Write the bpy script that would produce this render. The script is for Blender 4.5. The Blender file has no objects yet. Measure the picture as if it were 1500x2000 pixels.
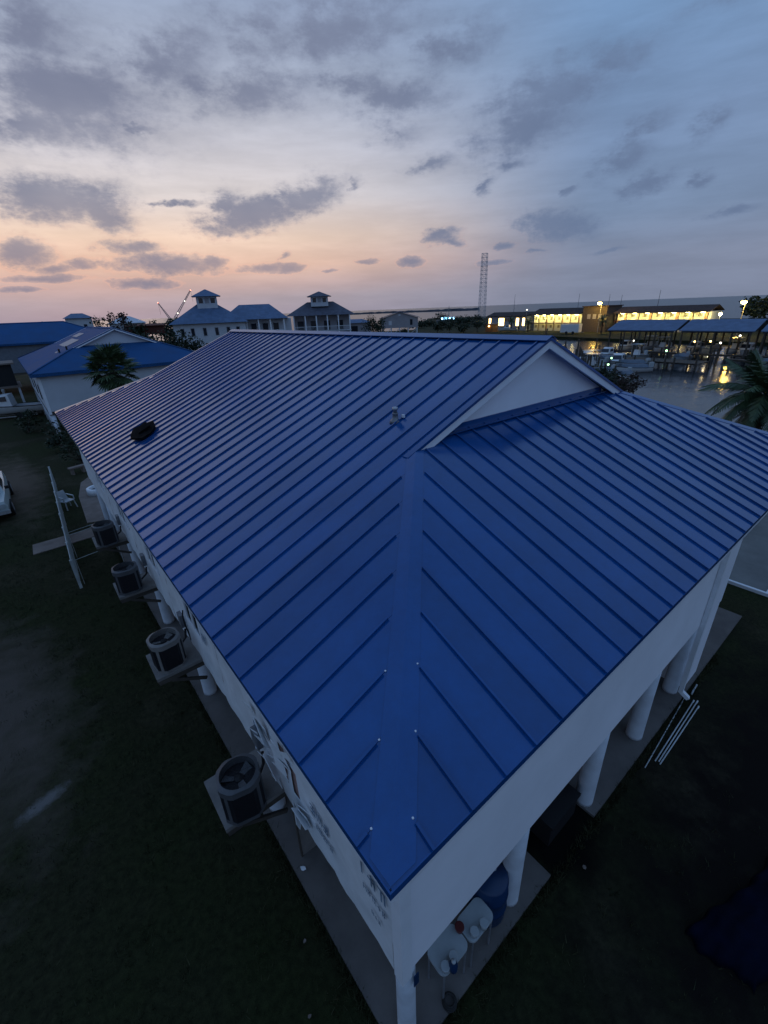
import bpy, math, random
from mathutils import Vector, Matrix
R = math.radians
random.seed(7)
sc = bpy.context.scene
col = sc.collection

# ------------------------------------------------------------------ camera
cam_d = bpy.data.cameras.new("camera")
cam = bpy.data.objects.new("camera", cam_d); col.objects.link(cam)
cam_d.sensor_fit = 'VERTICAL'; cam_d.sensor_height = 24.0; cam_d.lens = 24.0*856.7/2000.0
cam_d.clip_start = 0.05; cam_d.clip_end = 60000
RM = Matrix(((0.773252, 0.290216, -0.563787), (-0.633125, 0.304099, -0.711813), (-0.035133, 0.907358, 0.418888)))
cam.matrix_world = Matrix.Translation((-0.9185, -1.2412, 8.3693)) @ RM.to_4x4()
sc.camera = cam

# ------------------------------------------------------------------ sky
SUN_AZ, SUN_EL = 8.0, 1.0          # azimuth from +Y towards +X
world = bpy.data.worlds.new("World"); sc.world = world; world.use_nodes = True
def build_world():
    nt = world.node_tree; N = nt.nodes; L = nt.links; N.clear()
    def nd(t, **k):
        n = N.new(t)
        for a, b in k.items(): setattr(n, a, b)
        return n
    def put(sock, v):
        if hasattr(v, 'links') or isinstance(v, bpy.types.NodeSocket): L.new(v, sock)
        else: sock.default_value = v
    def m(op, a, b=None, c=None, clamp=False):
        n = nd('ShaderNodeMath', operation=op, use_clamp=clamp); put(n.inputs[0], a)
        if b is not None: put(n.inputs[1], b)
        if c is not None: put(n.inputs[2], c)
        return n.outputs[0]
    def rng(v, a, b, c=0.0, d=1.0, smooth=True):
        n = nd('ShaderNodeMapRange', interpolation_type='SMOOTHSTEP' if smooth else 'LINEAR')
        put(n.inputs[0], v); n.inputs[1].default_value = a; n.inputs[2].default_value = b
        n.inputs[3].default_value = c; n.inputs[4].default_value = d
        return n.outputs[0]
    def mixc(f, a, b, t='MIX'):
        n = nd('ShaderNodeMix', data_type='RGBA', blend_type=t); put(n.inputs[0], f); put(n.inputs[6], a); put(n.inputs[7], b)
        return n.outputs[2]
    def ramp(f, stops):
        n = nd('ShaderNodeValToRGB'); put(n.inputs[0], f); cr = n.color_ramp; cr.interpolation = 'EASE'
        while len(cr.elements) < len(stops): cr.elements.new(0.5)
        for e, (p, c) in zip(cr.elements, stops): e.position = p/90.0; e.color = (*c, 1)
        cr.interpolation = 'LINEAR'
        return n.outputs[0]
    tc = nd('ShaderNodeTexCoord'); sp = nd('ShaderNodeSeparateXYZ'); L.new(tc.outputs['Generated'], sp.inputs[0])
    x, y, z = sp.outputs
    el = m('MULTIPLY', m('ARCSINE', z), 57.29578)
    az = m('MULTIPLY', m('ARCTAN2', x, y), 57.29578)
    caz = m('COSINE', m('MULTIPLY', m('SUBTRACT', az, SUN_AZ), 0.0174533))
    w = rng(caz, 0.58, 1.0)
    eln = m('DIVIDE', el, 90.0, clamp=True)
    A = ramp(eln, [(0, (.31, .275, .335)), (1.6, (.35, .305, .35)), (3.0, (.47, .345, .34)), (5, (.70, .465, .365)), (7.5, (.75, .565, .455)),
                   (11, (.63, .575, .57)), (15, (.52, .51, .56)), (20, (.36, .40, .50)), (30, (.20, .29, .47)), (55, (.14, .25, .48)), (90, (.13, .24, .48))])
    B = ramp(eln, [(0, (.175, .205, .29)), (4, (.185, .22, .315)), (8, (.165, .23, .355)), (15, (.165, .245, .40)), (22, (.155, .26, .44)), (45, (.15, .27, .50)), (90, (.15, .27, .50))])
    sky = mixc(w, B, A)
    ns = nd('ShaderNodeTexSky', sky_type='NISHITA'); ns.sun_disc = False
    ns.sun_elevation = R(SUN_EL); ns.sun_rotation = R(SUN_AZ); ns.altitude = 5
    sky = mixc(0.003, sky, ns.outputs[0], 'ADD')
    # --- clouds: coordinates are azimuth / elevation in degrees
    cv = nd('ShaderNodeCombineXYZ'); L.new(az, cv.inputs[0]); L.new(m('MULTIPLY', el, 1.0), cv.inputs[1])
    st = nd('ShaderNodeVectorMath', operation='MULTIPLY'); L.new(cv.outputs[0], st.inputs[0]); st.inputs[1].default_value = (0.55, 1.0, 1.0)
    def noise(scale, det, rough, off):
        n = nd('ShaderNodeTexNoise'); n.noise_dimensions = '3D'
        a = nd('ShaderNodeVectorMath', operation='ADD'); L.new(st.outputs[0], a.inputs[0]); a.inputs[1].default_value = off
        L.new(a.outputs[0], n.inputs['Vector']); n.inputs['Scale'].default_value = scale; n.inputs['Detail'].default_value = det; n.inputs['Roughness'].default_value = rough
        return n
    n1 = noise(0.62, 4, .62, (3, 7, 1)); n2 = noise(0.16, 3, .5, (13, 2, 5)); n3 = noise(2.2, 4, .65, (1, 1, 9))
    d = nd('ShaderNodeVectorMath', operation='SUBTRACT'); L.new(n1.outputs['Color'], d.inputs[0]); d.inputs[1].default_value = (.5, .5, .5)
    d2 = nd('ShaderNodeVectorMath', operation='MULTIPLY'); L.new(d.outputs[0], d2.inputs[0]); d2.inputs[1].default_value = (4.0, 1.6, 0)
    # distortion grows with elevation
    amp = rng(el, 2, 16, .34, 1.6, False)
    d3 = nd('ShaderNodeVectorMath', operation='SCALE'); L.new(d2.outputs[0], d3.inputs[0]); L.new(amp, d3.inputs[3])
    wv = nd('ShaderNodeVectorMath', operation='ADD'); L.new(cv.outputs[0], wv.inputs[0]); L.new(d3.outputs[0], wv.inputs[1])
    CL=[(7.9,10.3,6.3,1.7,-0,1.00),(11.1,9.4,3.1,1.4,-16,0.90),(25.9,9.5,6.8,1.4,11,1.00),(31.4,11.1,4.6,1.3,13,1.00),(36.5,12.0,1.6,0.5,27,0.50),(22.9,10.2,2.7,1.2,25,0.80),(17.9,10.3,3.5,0.3,3,0.70),(3.9,6.0,2.9,1.4,-5,1.00),(13.1,6.6,3.6,0.7,1,0.80),(6.2,4.6,2.6,0.5,5,0.60),(16.3,5.1,5.6,1.0,-2,1.00),(20.9,5.3,1.9,0.7,8,0.80),(8.4,5.1,2.2,0.6,0,0.60),(26.2,4.6,4.0,0.7,2,0.70),(28.8,4.6,2.2,0.5,4,0.90),(28.3,5.8,1.4,0.6,16,0.40),(5.5,3.8,4.8,0.5,2,0.60),(13.9,3.3,4.5,0.7,-1,0.60),(2.9,2.9,2.8,0.4,-0,0.50),(33.0,4.2,2.3,0.3,2,0.40),(58.1,7.3,4.4,1.2,-7,0.95),(45.8,7.2,3.0,0.9,6,0.60),(47.0,6.6,2.3,0.6,-13,0.60),(42.4,4.8,2.1,0.6,3,0.85),(37.7,5.0,2.3,0.4,2,0.40),(52.8,5.8,2.1,0.5,4,0.50),(52.1,4.3,2.7,0.4,0,0.50),(63.4,4.7,2.7,0.3,6,0.40),(56.3,5.1,2.0,0.3,4,0.35),(63.5,12.1,3.1,1.2,19,0.75),(66.1,9.9,3.0,1.0,12,0.50),(70.4,13.7,1.8,1.0,24,0.60),(65.2,14.2,2.7,1.1,9,0.50),(45.2,13.4,3.1,0.7,8,0.55),(52.5,12.8,3.4,0.8,1,0.60),(50.3,11.3,1.7,0.8,20,0.45),(59.2,10.1,1.2,0.5,21,0.40),(73.1,7.0,2.9,0.6,6,0.55),(70.2,9.7,1.5,0.8,23,0.40),(56.3,17.7,7.7,1.5,6,0.75),(54.2,15.4,6.0,1.5,11,0.70),(60.5,19.0,5.8,1.1,-1,0.55),(42.0,18.5,6.6,1.2,-2,0.60),(41.5,16.0,3.6,1.0,0,0.40),(10.8,17.4,8.8,2.6,2,0.85),(7.6,15.4,5.8,1.4,1,0.70),(19.9,20.5,7.4,2.5,23,0.55),(26.4,18.9,9.5,1.5,4,0.70),(35.3,23.0,9.6,1.8,4,0.75),(29.0,22.9,7.7,2.0,1,0.50),(9.5,21.0,6.3,3.2,8,0.50),(47.5,21.5,7.4,1.7,8,0.40),(16.1,15.9,2.7,0.5,4,0.50),(37.0,19.4,7.6,1.0,-1,0.55)]
    fld = None
    for (a, e, ra, re, rot, wt) in CL:
        mp = nd('ShaderNodeMapping', vector_type='TEXTURE'); L.new(wv.outputs[0], mp.inputs['Vector'])
        mp.inputs['Location'].default_value = (a, e, 0); mp.inputs['Rotation'].default_value = (0, 0, R(rot)); mp.inputs['Scale'].default_value = (ra*1.5, re*1.9, 1) if e > 14.5 else ((ra*1.2, re*1.4, 1) if e > 7 else (ra*1.1, re*1.25, 1))
        ln = nd('ShaderNodeVectorMath', operation='LENGTH'); L.new(mp.outputs[0], ln.inputs[0])
        v = m('MULTIPLY_ADD', ln.outputs['Value'], -1.0, .56+.62*wt)
        fld = v if fld is None else m('MAXIMUM', fld, v)
    # loose cloud deck over the rest of the dome
    deck = m('MULTIPLY', m('SUBTRACT', n2.outputs['Fac'], .50), 3.2)
    deck = m('MULTIPLY_ADD', rng(el, 8, 24, 1, 0), -1.2, deck)
    fld = m('MAXIMUM', fld, m('SUBTRACT', deck, .05))
    fld = m('MAXIMUM', fld, -1.0)
    fbm = m('ADD', m('MULTIPLY', m('SUBTRACT', n1.outputs['Fac'], .5), 1.15), m('MULTIPLY', m('SUBTRACT', n3.outputs['Fac'], .5), rng(el, 8, 16, .55, .12)))
    fr = m('ADD', fld, m('MULTIPLY', fbm, rng(el, 3, 14, .75, 1.15)))
    hi_ = rng(el, 8, 17, .60, 1.05); lo_ = rng(el, 8, 17, .02, -.25)
    tt = m('DIVIDE', m('SUBTRACT', fr, lo_), m('SUBTRACT', hi_, lo_), clamp=True)
    mask = m('MULTIPLY', m('MULTIPLY', tt, tt), m('SUBTRACT', 3.0, m('MULTIPLY', tt, 2.0)))
    mask = m('MULTIPLY', mask, rng(n2.outputs['Fac'], .3, .7, .80, 1.0))
    # thin streaky veil
    vst = nd('ShaderNodeVectorMath', operation='MULTIPLY'); L.new(cv.outputs[0], vst.inputs[0]); vst.inputs[1].default_value = (.07, .42, 1)
    vn = nd('ShaderNodeTexNoise'); L.new(vst.outputs[0], vn.inputs['Vector']); vn.inputs['Scale'].default_value = 1.0; vn.inputs['Detail'].default_value = 5; vn.inputs['Roughness'].default_value = .6
    vg = nd('ShaderNodeCombineXYZ'); vv = rng(vn.outputs['Fac'], .3, .7, .92, 1.08)
    for q in range(3): L.new(vv, vg.inputs[q])
    sky = mixc(1.0, sky, vg.outputs[0], 'MULTIPLY')
    ccol = mixc(w, (.115, .16, .265, 1), (.145, .165, .25, 1))
    ccol = mixc(rng(el, 1, 9, .22, 0), ccol, sky)
    core = m('ADD', fr, m('MULTIPLY', m('SUBTRACT', n3.outputs['Fac'], .5), .5))
    edge = mixc(.55, ccol, sky)
    ccol = mixc(rng(core, .1, .95), edge, ccol)
    out = mixc(m('MULTIPLY', mask, .90), sky, ccol)
    # sunlit rims
    rim = m('MULTIPLY', m('MULTIPLY', rng(mask, .05, .3), rng(mask, .6, .3)), m('MULTIPLY', w, m('MULTIPLY', rng(el, 10, 4, 0, .22), rng(el, 1.5, 3.5))))
    out = mixc(rim, out, (.95, .50, .34, 1))
    bg = nd('ShaderNodeBackground'); L.new(out, bg.inputs[0]); bg.inputs[1].default_value = 1.0
    o = nd('ShaderNodeOutputWorld'); L.new(bg.outputs[0], o.inputs[0])
build_world()
world.cycles.sampling_method = 'MANUAL'; world.cycles.sample_map_resolution = 512

# ------------------------------------------------------------------ sun (already at the horizon)
sd = bpy.data.lights.new("sun", 'SUN'); sd.energy = 0.05; sd.angle = R(14); sd.color = (1.0, .72, .58)
sun = bpy.data.objects.new("sun", sd); col.objects.link(sun)
sv = Vector((math.sin(R(SUN_AZ))*math.cos(R(3)), math.cos(R(SUN_AZ))*math.cos(R(3)), math.sin(R(3))))
sun.rotation_euler = sv.to_track_quat('Z', 'Y').to_euler()
sun.location = (0, 60, 40)
sc.view_settings.view_transform = 'Standard'; sc.view_settings.look = 'None'
sc.view_settings.exposure = 0.2; sc.view_settings.gamma = 1.0; sc.view_settings.use_curve_mapping = False
sc.render.engine = 'CYCLES'
sc.cycles.use_denoising = True
sc.cycles.max_bounces = 4; sc.cycles.diffuse_bounces = 2; sc.cycles.glossy_bounces = 3; sc.cycles.transmission_bounces = 4
sc.cycles.sample_clamp_indirect = 4.0; sc.cycles.caustics_reflective = False; sc.cycles.caustics_refractive = False

# ------------------------------------------------------------------ materials
MATS = {}
def mat(name, c, rough=.6, metal=0.0, spec=.5, var=.15, vscale=3.0, bump=0.0, bscale=20.0, rvar=0.0, c2=None, stretch=None, emit=None, estr=0.0, coat=0.0):
    if name in MATS: return MATS[name]
    mt = bpy.data.materials.new(name); mt.use_nodes = True
    nt = mt.node_tree; b = nt.nodes['Principled BSDF']
    b.inputs['Roughness'].default_value = rough; b.inputs['Metallic'].default_value = metal
    b.inputs['Specular IOR Level'].default_value = spec; b.inputs['Coat Weight'].default_value = coat; b.inputs['Coat Roughness'].default_value = .14
    tc = nt.nodes.new('ShaderNodeTexCoord'); vec = tc.outputs['Object']
    if stretch:
        mp = nt.nodes.new('ShaderNodeMapping'); mp.inputs['Scale'].default_value = stretch
        nt.links.new(vec, mp.inputs[0]); vec = mp.outputs[0]
    n = nt.nodes.new('ShaderNodeTexNoise'); n.inputs['Scale'].default_value = vscale; n.inputs['Detail'].default_value = 6; n.inputs['Roughness'].default_value = .62
    nt.links.new(vec, n.inputs['Vector'])
    r = nt.nodes.new('ShaderNodeValToRGB'); nt.links.new(n.outputs['Fac'], r.inputs[0])
    ca = tuple(max(0, v*(1-var)) for v in c); cb = tuple(min(1, v*(1+var)) for v in (c2 or c))
    r.color_ramp.elements[0].position = .32; r.color_ramp.elements[1].position = .68
    r.color_ramp.elements[0].color = (*ca, 1); r.color_ramp.elements[1].color = (*cb, 1)
    nt.links.new(r.outputs[0], b.inputs['Base Color'])
    if rvar:
        mr = nt.nodes.new('ShaderNodeMapRange'); mr.inputs[1].default_value = .3; mr.inputs[2].default_value = .7
        mr.inputs[3].default_value = max(0.02, rough-rvar); mr.inputs[4].default_value = min(1, rough+rvar)
        nt.links.new(n.outputs['Fac'], mr.inputs[0]); nt.links.new(mr.outputs[0], b.inputs['Roughness'])
    if bump:
        n2 = nt.nodes.new('ShaderNodeTexNoise'); n2.inputs['Scale'].default_value = bscale; n2.inputs['Detail'].default_value = 5
        nt.links.new(vec, n2.inputs['Vector'])
        bp = nt.nodes.new('ShaderNodeBump'); bp.inputs['Strength'].default_value = bump; bp.inputs['Distance'].default_value = .02
        nt.links.new(n2.outputs['Fac'], bp.inputs['Height']); nt.links.new(bp.outputs[0], b.inputs['Normal'])
    if emit:
        b.inputs['Emission Color'].default_value = (*emit, 1); b.inputs['Emission Strength'].default_value = estr
    MATS[name] = mt
    return mt
M = {}
M['roof'] = mat('blue_painted_metal', (.004, .066, .235), .17, 0, .34, .10, .9, .11, 1.4, .07, coat=.35)
M['roof2'] = mat('blue_metal_weathered', (.020, .080, .205), .7, 0, .10, .14, .6, 0, 1, .1)
def panel_variation():
    nt = M['roof'].node_tree; b = nt.nodes['Principled BSDF']; src = b.inputs['Base Color'].links[0].from_socket
    oi = nt.nodes.new('ShaderNodeObjectInfo'); mr = nt.nodes.new('ShaderNodeMapRange'); nt.links.new(oi.outputs['Random'], mr.inputs[0]); mr.inputs[3].default_value = .91; mr.inputs[4].default_value = 1.09
    tc = nt.nodes.new('ShaderNodeTexCoord'); ns = nt.nodes.new('ShaderNodeTexNoise'); nt.links.new(tc.outputs['Object'], ns.inputs['Vector']); ns.inputs['Scale'].default_value = 7; ns.inputs['Detail'].default_value = 8; ns.inputs['Roughness'].default_value = .75
    m2 = nt.nodes.new('ShaderNodeMapRange'); nt.links.new(ns.outputs['Fac'], m2.inputs[0]); m2.inputs[1].default_value = .35; m2.inputs[2].default_value = .7; m2.inputs[3].default_value = 1.05; m2.inputs[4].default_value = .90
    ml = nt.nodes.new('ShaderNodeMath'); ml.operation = 'MULTIPLY'; nt.links.new(mr.outputs[0], ml.inputs[0]); nt.links.new(m2.outputs[0], ml.inputs[1])
    vm = nt.nodes.new('ShaderNodeVectorMath'); vm.operation = 'SCALE'; nt.links.new(src, vm.inputs[0]); nt.links.new(ml.outputs[0], vm.inputs[3]); nt.links.new(vm.outputs[0], b.inputs['Base Color'])
panel_variation()
M['white'] = mat('white_paint', (.70, .74, .80), .55, 0, .4, .05, 1.5, .03, 30)
M['wall'] = mat('white_wall_board', (.82, .84, .90), .6, 0, .35, .06, .7, .03, 14)
M['wrap'] = mat('house_wrap_sheet', (.72, .75, .78), .5, 0, .4, .12, 2.2, .35, 6)
M['wrap_print'] = mat('house_wrap_ink', (.11, .17, .25), .6, 0, .3, .5, 14)
M['sheath'] = mat('exposed_sheathing', (.30, .19, .17), .8, 0, .2, .25, 9)
M['trim'] = mat('white_trim', (.78, .81, .86), .45, 0, .4, .04, 3)
M['pile'] = mat('white_concrete_pile', (.55, .60, .66), .75, 0, .2, .12, 2.5, .1, 25)
M['conc'] = mat('concrete', (.135, .122, .115), .85, 0, .2, .25, 1.1, .15, 30)
M['conc2'] = mat('pale_concrete', (.19, .155, .135), .85, 0, .2, .22, 1.4, .15, 30)
M['pad'] = mat('pad_composite', (.19, .18, .17), .8, 0, .2, .2, 3, .1, 30)
M['wood'] = mat('weathered_wood', (.075, .065, .055), .8, 0, .2, .35, 2, .2, 20, stretch=(1, 1, 6))
M['dark'] = mat('dark_cavity', (.012, .012, .014), .8)
M['ac'] = mat('condenser_cabinet', (.085, .088, .095), .5, .1, .4, .12, 4)
M['ac2'] = mat('condenser_cabinet_beige', (.20, .19, .18), .55, 0, .4, .12, 4)
M['coil'] = mat('condenser_coil', (.010, .010, .013), .6, 0, .3, .3, 40)
M['black'] = mat('black_plastic', (.01, .01, .012), .6, 0, .4)
M['rubber'] = mat('black_rubber', (.012, .012, .012), .75)
M['galv'] = mat('galvanised_metal', (.42, .44, .46), .45, .6, .5, .15, 6)
M['steel'] = mat('grey_steel', (.20, .21, .23), .5, .3, .4, .2, 5)
M['glass'] = mat('dark_window_glass', (.015, .02, .03), .08, 0, .5, .1)
M['pipe'] = mat('grey_white_pipe', (.52, .56, .58), .45)
M['fence'] = mat('weathered_white_vinyl', (.36, .40, .40), .6, 0, .3, .25, 2)
M['pvc'] = mat('white_pvc', (.72, .76, .80), .4, 0, .4, .05, 8)
M['tarp'] = mat('black_tar_sheet', (.005, .005, .006), .95, 0, .05, .4, 8, .4, 20)
M['bluetarp'] = mat('blue_tarp_plastic', (.001, .0025, .012), .85, 0, .08, .4, 3, .4, 8)
M['plastic_white'] = mat('white_plastic', (.36, .40, .42), .45, 0, .4, .08, 4)
M['plastic_blue'] = mat('blue_plastic', (.006, .03, .09), .4, 0, .4, .1, 4)
M['plastic_red'] = mat('dark_red_plastic', (.10, .015, .015), .5)
M['hull'] = mat('white_gelcoat', (.62, .64, .66), .25, 0, .5, .06, 2)
M['hull2'] = mat('grey_gelcoat', (.28, .31, .34), .3, 0, .5, .08, 2)
M['canvas'] = mat('boat_canvas', (.10, .13, .17), .8)
M['condo'] = mat('pale_stucco', (.52, .55, .60), .8, 0, .2, .08, .5)
M['condo2'] = mat('grey_stucco', (.30, .30, .33), .8, 0, .2, .08, .5)
M['roofgrey'] = mat('grey_shingle', (.085, .09, .12), .8, 0, .3, .25, 1.2)
M['roofbluegrey'] = mat('bluegrey_shingle', (.085, .135, .23), .6, 0, .3, .2, 1.0)
M['brick'] = mat('brown_brick', (.085, .072, .066), .85, 0, .2, .25, 4)
M['motelroof'] = mat('brown_shingle', (.055, .042, .040), .9, 0, .2, .3, 1.5)
M['motelwall'] = mat('cream_wall', (.72, .70, .52), .8, 0, .2, .06, 1)
M['redshed'] = mat('red_brown_boards', (.10, .035, .028), .85, 0, .2, .3, 2)
M['bark'] = mat('palm_bark', (.055, .042, .034), .9, 0, .2, .4, 6, .3, 12)
M['frond'] = mat('palm_frond', (.032, .058, .030), .5, 0, .4, .4, 3, c2=(.055, .09, .038))
M['frond_dry'] = mat('dry_palm_frond', (.055, .042, .028), .8, 0, .2, .4, 5)
M['leaf'] = mat('dark_leaf', (.020, .034, .018), .6, 0, .3, .5, 1.5)
M['leaf_dry'] = mat('brown_twig_leaf', (.060, .042, .038), .8, 0, .2, .4, 2)
M['doortan'] = mat('tan_door', (.45,.38,.22), .7)
M['doorbrown'] = mat('orange_brown_door', (.40,.22,.10), .7)
M['curtain'] = mat('curtained_glass', (.20,.19,.14), .3)
M['paint_truck'] = mat('pale_green_truck_paint', (.34, .40, .40), .3, 0, .5, .1, 2, coat=.4)
M['tyre'] = mat('tyre_rubber', (.01, .01, .01), .8)
M['rock'] = mat('jetty_rock', (.05, .055, .07), .9, 0, .2, .4, .05)
M['orange'] = mat('orange_light_housing', (.25, .10, .03), .6)
def emis(name, c, s):
    return mat(name, tuple(min(1, v) for v in c), .5, emit=c, estr=s, var=0)
M['lamp_warm'] = emis('lamp_warm', (1.0, .70, .16), 45)
M['lamp_hot'] = emis('lamp_hot', (1.0, .80, .35), 40)
M['lamp_soft'] = emis('lamp_soft', (1.0, .66, .20), 9)
M['lamp_blue'] = emis('lamp_blue', (.25, .65, 1.0), 14)
M['lamp_green'] = emis('lamp_green', (.45, 1.0, .45), 5)
M['lamp_red'] = emis('lamp_red', (1.0, .25, .15), 5)
M['lamp_white'] = emis('lamp_white', (1.0, .93, .75), 5)

def ground_mat():
    mt = bpy.data.materials.new('dusk_lawn'); mt.use_nodes = True; nt = mt.node_tree; b = nt.nodes['Principled BSDF']
    b.inputs['Roughness'].default_value = .95; b.inputs['Specular IOR Level'].default_value = .1
    tc = nt.nodes.new('ShaderNodeTexCoord')
    def noise(s, d, r=.6):
        n = nt.nodes.new('ShaderNodeTexNoise'); n.inputs['Scale'].default_value = s; n.inputs['Detail'].default_value = d; n.inputs['Roughness'].default_value = r
        nt.links.new(tc.outputs['Object'], n.inputs['Vector']); return n
    a = noise(.22, 4); g = noise(9, 8, .7); f = noise(60, 4, .7)
    r1 = nt.nodes.new('ShaderNodeValToRGB'); nt.links.new(a.outputs['Fac'], r1.inputs[0])
    e = r1.color_ramp.elements; e[0].position = .38; e[0].color = (.024, .031, .012, 1); e[1].position = .70; e[1].color = (.060, .053, .036, 1)
    x = r1.color_ramp.elements.new(.54); x.color = (.027, .029, .015, 1)
    r2 = nt.nodes.new('ShaderNodeValToRGB'); nt.links.new(g.outputs['Fac'], r2.inputs[0])
    r2.color_ramp.elements[0].position = .3; r2.color_ramp.elements[0].color = (.45, .45, .45, 1); r2.color_ramp.elements[1].position = .72; r2.color_ramp.elements[1].color = (1.5, 1.5, 1.4, 1)
    mx = nt.nodes.new('ShaderNodeMix'); mx.data_type = 'RGBA'; mx.blend_type = 'MULTIPLY'; mx.inputs[0].default_value = 1
    nt.links.new(r1.outputs[0], mx.inputs[6]); nt.links.new(r2.outputs[0], mx.inputs[7]); nt.links.new(mx.outputs[2], b.inputs['Base Color'])
    def mask(loc, sc_, ang, nz, a, b):
        mp = nt.nodes.new('ShaderNodeMapping'); mp.vector_type = 'TEXTURE'; nt.links.new(tc.outputs['Object'], mp.inputs[0])
        mp.inputs['Location'].default_value = loc; mp.inputs['Scale'].default_value = sc_; mp.inputs['Rotation'].default_value = (0, 0, ang)
        ln = nt.nodes.new('ShaderNodeVectorMath'); ln.operation = 'LENGTH'; nt.links.new(mp.outputs[0], ln.inputs[0])
        ma = nt.nodes.new('ShaderNodeMath'); ma.operation = 'MULTIPLY_ADD'; nt.links.new(nz.outputs['Fac'], ma.inputs[0]); ma.inputs[1].default_value = 1.6; nt.links.new(ln.outputs['Value'], ma.inputs[2])
        mr = nt.nodes.new('ShaderNodeMapRange'); nt.links.new(ma.outputs[0], mr.inputs[0]); mr.inputs[1].default_value = a; mr.inputs[2].default_value = b; mr.inputs[3].default_value = 1; mr.inputs[4].default_value = 0
        return mr.outputs[0]
    cur = mx.outputs[2]; md_ = noise(1.6, 6)
    for (loc, sc_, ang, nz, a1, b1, c_) in (((-3.6, 10.5, 0), (1.5, 4.0, 9), .05, md_, 1.1, 2.1, (.095, .080, .066)), ((-2.85, 7.2, 0), (.45, .16, 9), .35, g, 1.2, 2.0, (.16, .155, .15)),
                                   ((-2.6, 31, 0), (1.2, 7, 9), .05, md_, 1.1, 2.1, (.11, .085, .065)), ((8, -2.2, 0), (6.5, 2.4, 9), 0, md_, 1.3, 2.1, (.010, .008, .007)), ((4.1, .6, 0), (1.0, .8, 9), 0, md_, 1.3, 1.9, (.004, .004, .004))):  # wide front patch: dark soil, with the shade there painted into its colour
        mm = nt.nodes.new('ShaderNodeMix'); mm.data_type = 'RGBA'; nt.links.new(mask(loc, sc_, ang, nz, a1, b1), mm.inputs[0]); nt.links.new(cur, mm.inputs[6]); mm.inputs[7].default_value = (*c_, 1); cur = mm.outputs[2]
    nt.links.new(cur, b.inputs['Base Color'])
    ad = nt.nodes.new('ShaderNodeMath'); ad.operation = 'ADD'; nt.links.new(g.outputs['Fac'], ad.inputs[0]); nt.links.new(f.outputs['Fac'], ad.inputs[1])
    bp = nt.nodes.new('ShaderNodeBump'); bp.inputs['Strength'].default_value = .6; bp.inputs['Distance'].default_value = .05
    nt.links.new(ad.outputs[0], bp.inputs['Height']); nt.links.new(bp.outputs[0], b.inputs['Normal'])
    return mt
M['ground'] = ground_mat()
def water_mat(nm='dusk_water', rgh=.10, bs=.35):
    mt = bpy.data.materials.new(nm); mt.use_nodes = True; nt = mt.node_tree; b = nt.nodes['Principled BSDF']
    b.inputs['Base Color'].default_value = (.008, .014, .020, 1); b.inputs['Roughness'].default_value = rgh; b.inputs['IOR'].default_value = 1.33
    tc = nt.nodes.new('ShaderNodeTexCoord')
    def noise(s, d, st):
        mp = nt.nodes.new('ShaderNodeMapping'); mp.inputs['Scale'].default_value = st; nt.links.new(tc.outputs['Object'], mp.inputs[0])
        n = nt.nodes.new('ShaderNodeTexNoise'); n.inputs['Scale'].default_value = s; n.inputs['Detail'].default_value = d
        nt.links.new(mp.outputs[0], n.inputs['Vector']); return n
    a = noise(1.1, 3, (1, 1, 1)); c = noise(.22, 2, (1, 1.6, 1))
    ad = nt.nodes.new('ShaderNodeMath'); ad.operation = 'MULTIPLY_ADD'; nt.links.new(c.outputs['Fac'], ad.inputs[0]); ad.inputs[1].default_value = 2.2; nt.links.new(a.outputs['Fac'], ad.inputs[2])
    bp = nt.nodes.new('ShaderNodeBump'); bp.inputs['Strength'].default_value = bs; bp.inputs['Distance'].default_value = .10
    nt.links.new(ad.outputs[0], bp.inputs['Height']); nt.links.new(bp.outputs[0], b.inputs['Normal'])
    return mt
M['water'] = water_mat('dusk_water', .16, .20)
M['sea'] = water_mat('open_sea', .28, .6)

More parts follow.
